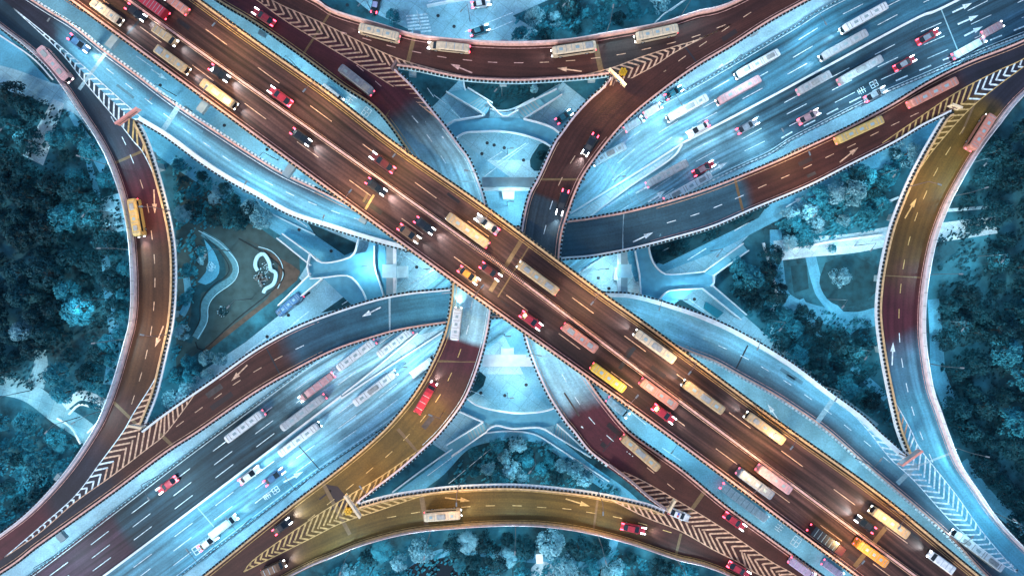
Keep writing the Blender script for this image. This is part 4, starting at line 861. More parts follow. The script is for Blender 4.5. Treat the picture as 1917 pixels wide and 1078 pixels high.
# manholes, drains and lines on the ground and on the decks
mb = MB()
for x, y in ((912, 268), (925, 272), (944, 277), (902, 288), (980, 300), (1010, 262), (945, 740), (900, 735), (985, 720), (760, 470), (780, 500), (1120, 520), (1140, 540), (680, 480), (650, 505), (1240, 530), (1280, 525), (1300, 560), (1340, 590), (620, 470), (560, 430), (540, 590), (500, 630), (820, 30), (850, 50), (760, 60), (650, 10), (300, 160), (420, 235), (500, 280), (1500, 840), (1420, 790), (1600, 910), (1340, 830), (1220, 760)):
    P0 = W(x, y, .03); mb.tube((P0.x, P0.y, .0), (P0.x, P0.y, .052), .42, .42, 14)
mb.build('manhole_covers', m_joint_d, kind='structure')
mb = MB()
for a, b in (((905, 332), (990, 268)), ((915, 300), (940, 284)), ((880, 700), (930, 670)), ((865, 725), (905, 740)), ((760, 545), (830, 500)), ((745, 470), (790, 500)), ((1085, 560), (1150, 520)), ((1120, 545), (1150, 560)), ((1290, 560), (1330, 590)), ((1345, 610), (1400, 650)), ((600, 400), (660, 440)), ((540, 400), (575, 425)), ((480, 655), (560, 600)), ((400, 705), (470, 655)), ((640, 570), (680, 545)), ((1240, 470), (1290, 445)), ((1085, 165+50), (1060, 235)), ((845, 205), (862, 222)), ((800, 165), (812, 182)), ((812, 178), (835, 195)), ((930, 870-40), (840, 905)), ((800, 890), (870, 838)), ((1060, 850), (1130, 900))): line_q(mb, a, b, .14, .05)
mb.build('street_lines', m_white, kind='structure')
# play structure in the left garden
mb = MB(); P_ = [W(x, y, .03) for x, y in spline([(493, 548), (497, 540), (512, 530), (516, 512), (507, 506), (503, 490), (494, 477), (484, 482), (480, 496), (484, 506)], 3)]
mb.sweep(P_, -.6, .25, 0, .5); pr = mb.build('play_wall', c_pale, None, label='winding white play wall in the left triangular garden', category='play structure')
mb = MB()
for i in range(14): 
    a = random.random()*6.28; w0 = W(490+math.cos(a)*random.random()*13, 522+math.sin(a)*random.random()*13, 0); mb.box((w0.x, w0.y, .4), (.7, .5, .8), a)
mb.build('rock_cluster', mat('mixed_stone', (.13, .15, .15), .8, .6, 3), None, label='heap of small rocks beside the winding white play wall', category='rocks', kind='stuff')

# ---------------------------------------------------------------- sign boards, crash cushions, lamps
def rdeck(key, x, y): return zf(ZK[key])(x, y)
def sign(label, x, y, z, ang, L, m_, cat='sign', hgt=5.5):
    w0 = W(x, y, z+hgt); r = empty('gore_sign', label, cat, (w0.x, w0.y, z), -R(ang)); mb = MB()
    mb.tube((0, 0, 0), (0, 0, hgt), .16, .12); mb.tube((-L/2+.6, 0, hgt-.2), (L/2-.6, 0, hgt-.2), .09); mb.build('post', m_metalp, r)
    mb = MB(); mb.box((0, .25, hgt-.3), (L, .12, 2.0)); mb.box((0, .25, hgt+.72), (L, .5, .1)); mb.build('board', m_, r)
    mb = MB(); mb.box((0, .33, hgt-.3), (L*.9, .05, 1.6)); mb.build('board_face', m_metal, r)
    return r
m_red = mat('coral_sign_paint', (.78, .33, .28), .5, .1); m_crm = mat('cream_sign_paint', (.85, .68, .45), .5, .1)
sign('coral sign board over the fork nose of the upper left blue road', 240, 220, 12, -36, 6.0, m_red)
sign('cream sign board over the fork nose at the upper right of the top link ramp', 1154, 147, 12, 45, 5.2, m_crm)
sign('cream sign board over the fork nose at the bottom link ramp left end', 659, 948, 12, 55, 6.0, m_crm)
sign('coral sign board over the fork nose on the blue road at the lower right', 1706, 858, 12, -36, 5.6, m_red)
sign('pale narrow sign board at the fork nose at the top left', 740, 124, 12, -60, 2.2, m_metalp)
sign('pale narrow sign board at the fork nose at the top right', 1788, 202, 12, 20, 2.4, m_crm)
sign('pale narrow sign board at the fork nose beside the parked patrol car', 1255, 945, 12, 120, 3.0, m_crm)
sign('pale narrow sign board at the fork nose at the lower left', 255, 800, 12, 10, 3.0, m_crm)
def cushion(label, x, y):
    z = 12.02; w0 = W(x, y, z); r = empty('crash_cushion', label, 'crash cushion', tuple(w0))
    for i in range(7):
        a = i*math.pi/3; q = (0, 0) if i == 6 else (math.cos(a)*.62, math.sin(a)*.62); mb = MB(); mb.tube((q[0], q[1], 0), (q[0], q[1], .95), .31, .28, 12); mb.build('barrel', m_yellow, r)
cushion('cluster of yellow crash barrels on the chevrons of the upper right fork', 1166, 136)
cushion('cluster of yellow crash barrels on the chevrons of the bottom fork', 653, 955)
c_grey2 = mat('grey_lamp_casing', (.2, .24, .26), .5, .1)
m_pole = mat('dark_grey_pole', (.09, .13, .15), .5, .1)
def lamp(label, x, y, z, ang, hgt=8.0, arm=2.6, warm=False, energy=900, lit=True, group=None, double=False):
    """pole foot at plan point (x,y) of height z; arm leaves in image direction ang"""
    w0 = W(x, y, z); r = empty('street_lamp', label, 'street lamp', tuple(w0), -R(ang), group)
    mb = MB(); mb.tube((0, 0, 0), (0, 0, hgt), .11, .06); mb.build('pole', m_metalp if warm else m_pole, r)
    for s in ((1, -1) if double else (1,)):
        mb = MB(); mb.tube((0, 0, hgt-.05), (s*arm, 0, hgt+.45), .06, .05); mb.build('arm', m_metalp if warm else m_pole, r)
        mb = MB(); mb.box((s*(arm+.3), 0, hgt+.48), (.9, .3, .14)); mb.build('lamp_head', c_grey2, r)
        mb = MB(); mb.box((s*(arm+.3), 0, hgt+.39), (.7, .22, .04)); mb.build('lamp_lens', m_lampw if warm else m_lampc, r)
        if lit:
            ld = bpy.data.lights.new('lamp_light', 'SPOT'); ld.energy = energy*LAMP; ld.color = (1, .60, .25) if warm else (.50, .86, 1); ld.shadow_soft_size = .35; ld.spot_size = R(150); ld.spot_blend = .7
            lo = bpy.data.objects.new('lamp_light', ld); C.objects.link(lo); lo.parent = r; lo.location = (s*(arm+.3), 0, hgt+.33)
WARM_L = 2500; COOL_L = 2600
LAMPS = [('L', 208, 311, 197), ('L', 246, 468, 180), ('L', 236, 634, 172), ('L', 196, 767, 150), ('R', 1782, 368, -18), ('R', 1735, 514, 0), ('R', 1737, 680, 4), ('R', 1783, 835, 12), ('T', 1135, 62, -80), ('T', 1275, 30, -60), ('O', 660, 1024, 110), ('O', 806, 995, 100), ('O', 965, 986, 93), ('O', 1120, 1003, 76), ('O', 1268, 1048, 60)]
where = {'L': 'outer edge of the left link ramp', 'R': 'outer edge of the right link ramp', 'T': 'outer edge of the top link ramp', 'O': 'outer edge of the bottom link ramp'}
ords = {'L': ['topmost', 'second from the top', 'third from the top', 'lowest'], 'R': ['topmost', 'second from the top', 'third from the top', 'lowest'], 'T': ['left hand', 'right hand'], 'O': ['leftmost', 'second from the left', 'middle', 'second from the right', 'rightmost']}
cnt = {}
for key, x, y, a in LAMPS:
    i = cnt.get(key, 0); cnt[key] = i+1
    lamp(f'{ords[key][i]} lamp on the {where[key]}', x, y, 12.0, a, hgt=6.5, arm=3.0, energy=COOL_L)
i = 0
mainl = [(150, 25), (400, 205), (655, 388), (888, 556), (1161, 750), (1380, 908), (1560, 1042)]
for k, (x, y) in enumerate(mainl):
    lamp(f'warm lamp {["near the top left corner", "left of the second black car", "beside the gold stripes", "just below the crossing joint", "beside the yellow bus", "beside the grey red bus", "near the bottom edge"][k]} on the top flyover lower left parapet', x+4, y-3, ZMAIN, -50, hgt=8, arm=2.2, warm=True, energy=WARM_L)
for k, (x, y) in enumerate([(450, 54), (610, 170), (768, 285), (925, 400), (1118, 545), (1290, 668), (1470, 800), (1660, 940)]):
    lamp(f'warm lamp {["near the top edge", "above the red car", "above the long gold verge", "just above the crossing joint", "just right of the crossing", "above the glaring white bus", "above the tan buses at the right", "near the lower right tan bus"][k]} on the top flyover upper right parapet', x-4, y+4, ZMAIN, 130, hgt=8, arm=2.2, warm=True, energy=WARM_L)
for k, (x, y, key, a, nm) in enumerate([(700, 906, 'Q', 235, 'inside the bottom left fork'), (860, 905, 'O', 90, 'on the inner edge of the bottom link ramp left of its middle'), (1120, 921, 'O', 90, 'on the inner edge of the bottom link ramp near the patrol car'), (1700, 350, 'R', 20, 'on the inner edge of the right link ramp'), (318, 395, 'L', 180, 'on the inner edge of the left link ramp above its middle'), (320, 625, 'L', 190, 'on the inner edge of the left link ramp below its middle'), (1480, 285, 'A', 70, 'on the upper edge of the brown ramp at the right'), (1135, 160, 'P', 45, 'inside the top right fork'), (830, 770, 'Q', 200, 'on the outer bend of the lower left ramp')]):
    lamp(f'warm lamp {nm}', x, y, 12, a, hgt=8, arm=1.8, warm=True, energy=WARM_L*.62)
for x, y, key, a, nm in ((150, 52, 'A', 125, 'on the pink edge of the blue road near the top left corner'), (330, 192, 'A', 125, 'on the pink edge beside the tan buses'), (480, 368, 'A', -60, 'on the white edge of the upper left blue ramp above the palm'), (620, 429, 'A', -70, 'on the white edge of the blue ramp just left of the crossing'), (1225, 560, 'B', 110, 'on the white edge of the blue ramp just right of the crossing'), (1400, 630, 'B', 115, 'on the white edge of the blue ramp above the dark joint'), (1540, 722, 'B', 125, 'on the white edge of the blue ramp beside the grove'), (1600, 856, 'B', -55, 'on the pink edge of the blue ramp near the lower right fork'), (1760, 992, 'B', -50, 'on the pink edge beside the long white bus'), (1860, 958, 'R', 215, 'on the blue road edge in the lower right corner'), (895, 335, 'Q', 190, 'on the pale bend just above the crossing'), (990, 655, 'P', 10, 'on the pale bend just below the crossing')):
    lamp(f'cool lamp {nm}', x, y, rdeck(key, x, y), a, hgt=8.5, arm=1.8, energy=COOL_L*.55)
AVL = [(1500, 47, 62, 'north fence under the top right tree row'), (1365, 125, 62, 'north fence near the white pavement arrow'), (1245, 190, 62, 'north fence by the parked cars'), (1612, 200, -118, 'south fence below the painted characters'), (1800, 118, -118, 'south fence near the turn arrows'), (1450, 285, -118, 'south fence near the red car'), (300, 888, 55, 'upper fence beside the red car at the lower left'), (110, 1035, 55, 'upper fence near the bottom left corner'), (470, 970, -125, 'lower fence near the painted characters'), (575, 898, -125, 'lower fence near the painted arrow'), (400, 1025, -125, 'lower fence near the bottom edge')]
for x, y, a, nm in AVL: lamp(f'cool avenue lamp at the {nm}', x, y, .05, a, hgt=9, arm=3.4, energy=COOL_L*1.05, double=False)
CEN = [(800, 505, 'left of the crossing beside the portal frame'), (1120, 505, 'right of the crossing beside the portal frame'), (950, 385, 'in the bright gap above the top deck'), (945, 625, 'in the bright gap below the top deck'), (690, 500, 'on the plaza left of the footbridge'), (1260, 560, 'on the plaza right of the footbridge'), (950, 290, 'in the fan shaped court at the top'), (950, 735, 'in the fan shaped court at the bottom'), (1150, 340, 'on the avenue right of the crossing'), (760, 680, 'on the avenue left of the crossing')]
for x, y, nm in CEN: lamp(f'short cool floodlight mast {nm}', x, y, .06, 0, hgt=7.6, arm=.8, energy=COOL_L*.75)
FILL_LAMPS = [(300, 300, 'among the trees below the upper left blue ramp'), (430, 470, 'above the grey lawn of the left garden'), (345, 700, 'in the corner between the left link ramp and the brown ramp'), (205, 560, 'in the gap of trees beside the left link ramp'), (60, 900, 'in the lower left park'), (1500, 400, 'among the trees beside the teal side street'), (1640, 330, 'among the trees near the right link ramp'), (1590, 650, 'inside the right grove'), (1440, 600, 'at the lower rim of the right grove'), (1830, 480, 'on the path into the right wood'), (1800, 310, 'in the upper right wood'), (700, 1060, 'among the palms at the bottom left'), (1180, 1060, 'among the trees at the bottom right'), (940, 180, 'beside the pond under the top link ramp'), (1100, 900, 'at the right tip of the bottom garden'), (330, 180, 'in the upper left service street'), (520, 300, 'between the blue ramp and the top flyover at the left'), (560, 100+30, 'in the service street right of the top flyover'), (1330, 770, 'in the lower right service street'), (1560, 880, 'in the service street near the lower right'), (1250, 815, 'in the service street below the top flyover'), (560, 570, 'beside the orange red bus on the left side street'), (1330, 470, 'on the teal side street at the right'), (700, 30, 'in the top parking street'), (880, 40, 'beside the white car in the top street'), (70, 250, 'on the pale path in the upper left park'), (215, 400, 'on the terrace of the left park'), (150, 780, 'on the curved path at the lower left'), (60, 730, 'on the wide path of the left park'), (1600, 460, 'on the right park path'), (470, 560, 'in the triangular left garden'), (1550, 560, 'in the right triangular park'), (1000, 850, 'among the trees of the bottom garden'), (960, 1060, 'among the trees under the bottom link ramp'), (1760, 600, 'under the right link ramp'), (1060, 30, 'among the trees at the top')]
for x, y, nm in FILL_LAMPS: lamp(f'added cool lamp {nm}', x, y, .06, 130, hgt=10, arm=1.8, energy=COOL_L*.8)  # lamps added to brighten dark park and street ground

# ---------------------------------------------------------------- vehicles
def loft(mb, st, m=0, b=.12):
    n = len(mb.v)
    for (x, hw, z0, z1) in st: mb.v += [(x, -hw, z0), (x, -hw, z1-b), (x, -hw+b, z1), (x, hw-b, z1), (x, hw, z1-b), (x, hw, z0)]
    for i in range(len(st)-1):
        for j in range(6):
            a = n+6*i+j; c = n+6*i+(j+1) % 6; mb.f.append((a, a+6, c+6, c)); mb.mi.append(m)
    mb.f.append(tuple(n+j for j in range(6))); e = n+6*(len(st)-1); mb.f.append(tuple(e+5-j for j in range(6))); mb.mi += [m, m]
def wheels(par, xs, hw, r):
    mb = MB(); mb.tube((0, -.11, 0), (0, .11, 0), r, r, 16); tm = mb.mesh('tyre'); tm.materials.append(m_tyre)
    mb = MB(); mb.tube((0, -.12, 0), (0, .12, 0), r*.55, r*.55, 10); rm = mb.mesh('rim'); rm.materials.append(m_metal)
    for x in xs:
        for s in (-1, 1):
            w_ = link('wheel', tm, par, (x, s*hw, r)); link('rim', rm, w_)
BODY = {}
def body_slot(o, m_): 
    o.material_slots[0].link = 'OBJECT'; o.material_slots[0].material = m_
def lights(par, xf, xr, y, zf_, zr, sz=(.5, .3), szr=(.28, .36), zh=.14):
    mb = MB(); mb.box((0, 0, 0), (sz[0], sz[1], zh)); hm = mb.mesh('headlight'); hm.materials.append(m_head)
    mb = MB(); mb.box((0, 0, 0), (szr[0], szr[1], .16)); tm = mb.mesh('tail_light'); tm.materials.append(m_tail)
    for s in (-1, 1): link('headlight', hm, par, (xf, s*y, zf_)); link('tail_light', tm, par, (xr, s*y, zr))
def proto_car():
    r = empty('car', '-', 'car'); mb = MB()
    loft(mb, [(-2.36, .74, .38, .72), (-2.25, .86, .3, .92), (-1.5, .91, .25, .98), (0, .92, .25, .97), (1.0, .92, .25, .95), (1.85, .89, .28, .82), (2.2, .82, .3, .72), (2.36, .68, .36, .6)])
    mb.box((.85, .98, .95), (.22, .2, .16)); mb.box((.85, -.98, .95), (.22, .2, .16))
    o = mb.build('body', c_white, r)
    mb = MB(); loft(mb, [(-1.85, .68, .9, .98), (-1.15, .64, .9, 1.42), (.25, .64, .9, 1.43), (1.12, .70, .88, .97)], b=.05); mb.build('window_glass', m_glass, r)
    mb = MB(); loft(mb, [(-1.12, .58, 1.40, 1.45), (-.9, .62, 1.40, 1.47), (.05, .62, 1.40, 1.47), (.24, .58, 1.40, 1.45)], b=.03); mb.build('roof', c_white, r)
    wheels(r, (-1.4, 1.42), .83, .33); lights(r, 2.0, -2.1, .66, .80, .90, (.95, .20), (.6, .26)); return r
def proto_van():
    r = empty('van', '-', 'van'); mb = MB()
    loft(mb, [(-2.75, .86, .4, 1.7), (-2.6, .93, .3, 1.95), (1.0, .93, .3, 1.98), (1.6, .9, .3, 1.75)], b=.2); loft(mb, [(1.55, .9, .3, 1.2), (2.3, .86, .3, 1.02), (2.7, .74, .36, .8)])
    mb.build('body', c_white, r)
    mb = MB(); loft(mb, [(1.45, .8, 1.2, 1.78), (2.05, .78, 1.02, 1.12)], b=.05); mb.build('windscreen', m_glass, r)
    for s in (-1, 1): mb = MB(); mb.box((-.6, s*.925, 1.45), (3.2, .04, .5)); mb.build('side_window', m_glass, r)
    for i in range(3): mb = MB(); mb.box((-1.9+i*1.1, 0, 2.0), (.08, 1.5, .06)); mb.build('roof_bar', m_metal, r)
    wheels(r, (-1.7, 1.7), .84, .35); lights(r, 2.55, -2.7, .66, .82, 1.1); return r
c_grey = mat('weathered_grey_plastic', (.30, .33, .34), .6, .2, 2)
def proto_bus(variant=0):
    r = empty('bus', '-', 'bus'); mb = MB()
    loft(mb, [(-4.3, .72, .5, 2.6), (-4.15, .98, .4, 2.9), (-3.8, 1.05, .35, 2.98), (3.7, 1.05, .35, 2.98), (4.1, .98, .4, 2.85), (4.3, .74, .5, 2.5)], b=.22); mb.build('body', c_white, r)
    mb = MB(); loft(mb, [(4.02, .84, 1.3, 2.72), (4.34, .72, 1.2, 2.35)], b=.06); mb.build('windscreen', m_glass, r)
    for s in (-1, 1): mb = MB(); mb.box((-.2, s*1.045, 2.05), (7.0, .05, .75)); mb.build('side_window', m_glass, r)
    ac = lambda x0, l, wd: (lambda mb: (loft(mb, [(x0-l/2, wd-.1, 2.97, 3.10), (x0-l/2+.2, wd, 2.97, 3.2), (x0+l/2-.2, wd, 2.97, 3.2), (x0+l/2, wd-.1, 2.97, 3.10)], b=.06), mb.build('air_conditioner', c_grey, r)))(MB())
    hatches, ribs = ((-2.6, 2.3), (-3.5, -1.8, 1.4, 3.2))
    if variant == 0: ac(-.2, 2.0, .6)
    if variant == 1: ac(-2.9, 1.5, .72); hatches, ribs = (-.6, 2.6), (-1.7, .5, 1.6, 3.4)
    if variant == 2: hatches, ribs = (-2.0, 0.0, 2.0), (-3.6, -3.0, -1.0, 1.0, 3.0, 3.6)
    if variant == 3: ac(2.5, 1.2, .5); ac(-2.4, 1.6, .55); hatches, ribs = (.4,), (-3.5, -.9, -.5, 1.3, 3.5)
    for x in hatches: mb = MB(); mb.box((x, 0, 3.0), (.7, .66, .1)); mb.build('roof_hatch', c_under, r)
    for x in ribs: mb = MB(); mb.box((x, 0, 2.985), (.1, 1.6, .05)); mb.build('roof_rib', c_grey, r)
    wheels(r, (-2.6, 2.7), .95, .45); lights(r, 4.22, -4.22, .66, 1.0, 1.2, (.4, .34), (.3, .34)); return r
def proto_truck():
    r = empty('truck', '-', 'truck'); mb = MB()
    loft(mb, [(1.7, 1.0, .5, 2.3), (1.8, 1.05, .45, 2.5), (3.2, 1.05, .45, 2.45), (3.7, .9, .5, 1.6)], b=.15); mb.build('body', c_white, r)
    mb = MB(); loft(mb, [(3.15, .9, 1.5, 2.35), (3.62, .84, 1.4, 1.7)], b=.05); mb.build('windscreen', m_glass, r)
    mb = MB(); loft(mb, [(-3.6, 1.08, .8, 2.9), (-3.5, 1.1, .75, 3.0), (1.45, 1.1, .75, 3.0), (1.5, 1.08, .8, 2.9)], b=.06); mb.build('cargo_box', c_white, r)
    for i in range(6): mb = MB(); mb.box((-3.0+i*.8, 0, 3.01), (.07, 2.0, .05)); mb.build('roof_rib', c_under, r)
    wheels(r, (-2.5, -1.6, 2.6), .95, .45); lights(r, 3.6, -3.6, .75, .9, .95); return r
PROTO = {'car': proto_car(), 'van': proto_van(), 'bus': proto_bus(0), 'bus1': proto_bus(1), 'bus2': proto_bus(2), 'bus3': proto_bus(3), 'truck': proto_truck()}
LEN = {'car': 4.7, 'van': 5.5, 'bus': 8.6, 'truck': 7.4}
COL = {'white': (.72, .78, .82), 'cream': (.66, .54, .38), 'tan': (.50, .36, .20), 'gold': (.60, .42, .14), 'yellow': (.72, .46, .06), 'orange': (.8, .32, .05), 'red': (.42, .03, .05), 'pink': (.60, .34, .36), 'coral': (.58, .24, .18), 'silver': (.42, .46, .50), 'grey': (.22, .26, .32), 'black': (.012, .016, .022), 'darkred': (.10, .02, .02), 'teal': (.02, .16, .22), 'blue': (.05, .14, .28), 'paleblue': (.5, .72, .82), 'brown': (.2, .11, .06), 'mauve': (.42, .34, .52)}
PAINT = {}
def paintm(c):
    if c not in PAINT:
        m = mat(c+'_car_paint', COL[c], .3, .2, 1.6); m.node_tree.nodes['Principled BSDF'].inputs['Coat Weight'].default_value = .5; PAINT[c] = m
    return PAINT[c]
used_proto = set(); LAB = set()
def vehicle(kind, color, x, y, head, key, label, length=None, roof=None, beam=0, group=None, top=True, lightson=True):
    """head: image angle of travel (0 right, 90 down)"""
    r = copy_tree(PROTO[kind if kind != 'bus' else random.choice(('bus', 'bus1', 'bus2', 'bus2', 'bus3'))])
    z = (.05 if key == 'g' else rdeck(key, x, y)+.02); w0 = W(x, y, z+1.2); r.location = (w0.x, w0.y, z); r.rotation_euler = (0, 0, -R(head))
    if length:
        s = length*(H-z)/F/LEN[kind]; r.scale = (s, {'bus': .93, 'truck': .96}.get(kind, 1.0), 1)
    for ch in r.children:
        if ch.name.startswith('body'): body_slot(ch, paintm(color))
        if ch.name.startswith(('roof', 'cargo_box')) and 'rib' not in ch.name and 'bar' not in ch.name and 'hatch' not in ch.name: body_slot(ch, paintm(roof or color))
        if not lightson and ch.name.startswith(('headlight', 'tail_light')): body_slot(ch, m_metal if ch.name.startswith('head') else m_redp)
    assert label not in LAB, label
    LAB.add(label); r['label'] = label; r['category'] = kind
    if beam:
        ld = bpy.data.lights.new('headlight_beam', 'SPOT'); ld.energy = beam*LAMP; ld.color = (.85, .95, 1); ld.spot_size = R(84); ld.spot_blend = 1; ld.shadow_soft_size = .3
        lo = bpy.data.objects.new('headlight_beam', ld); C.objects.link(lo); lo.parent = r; lo.location = (LEN[kind]/2+.1, 0, 1.0); lo.rotation_euler = (0, R(-72), 0)
        lo.rotation_euler = Vector((-1, 0, .17)).to_track_quat('Z', 'Y').to_euler()
    return r
BM = 900
SE, NW = 36.2, 216.2
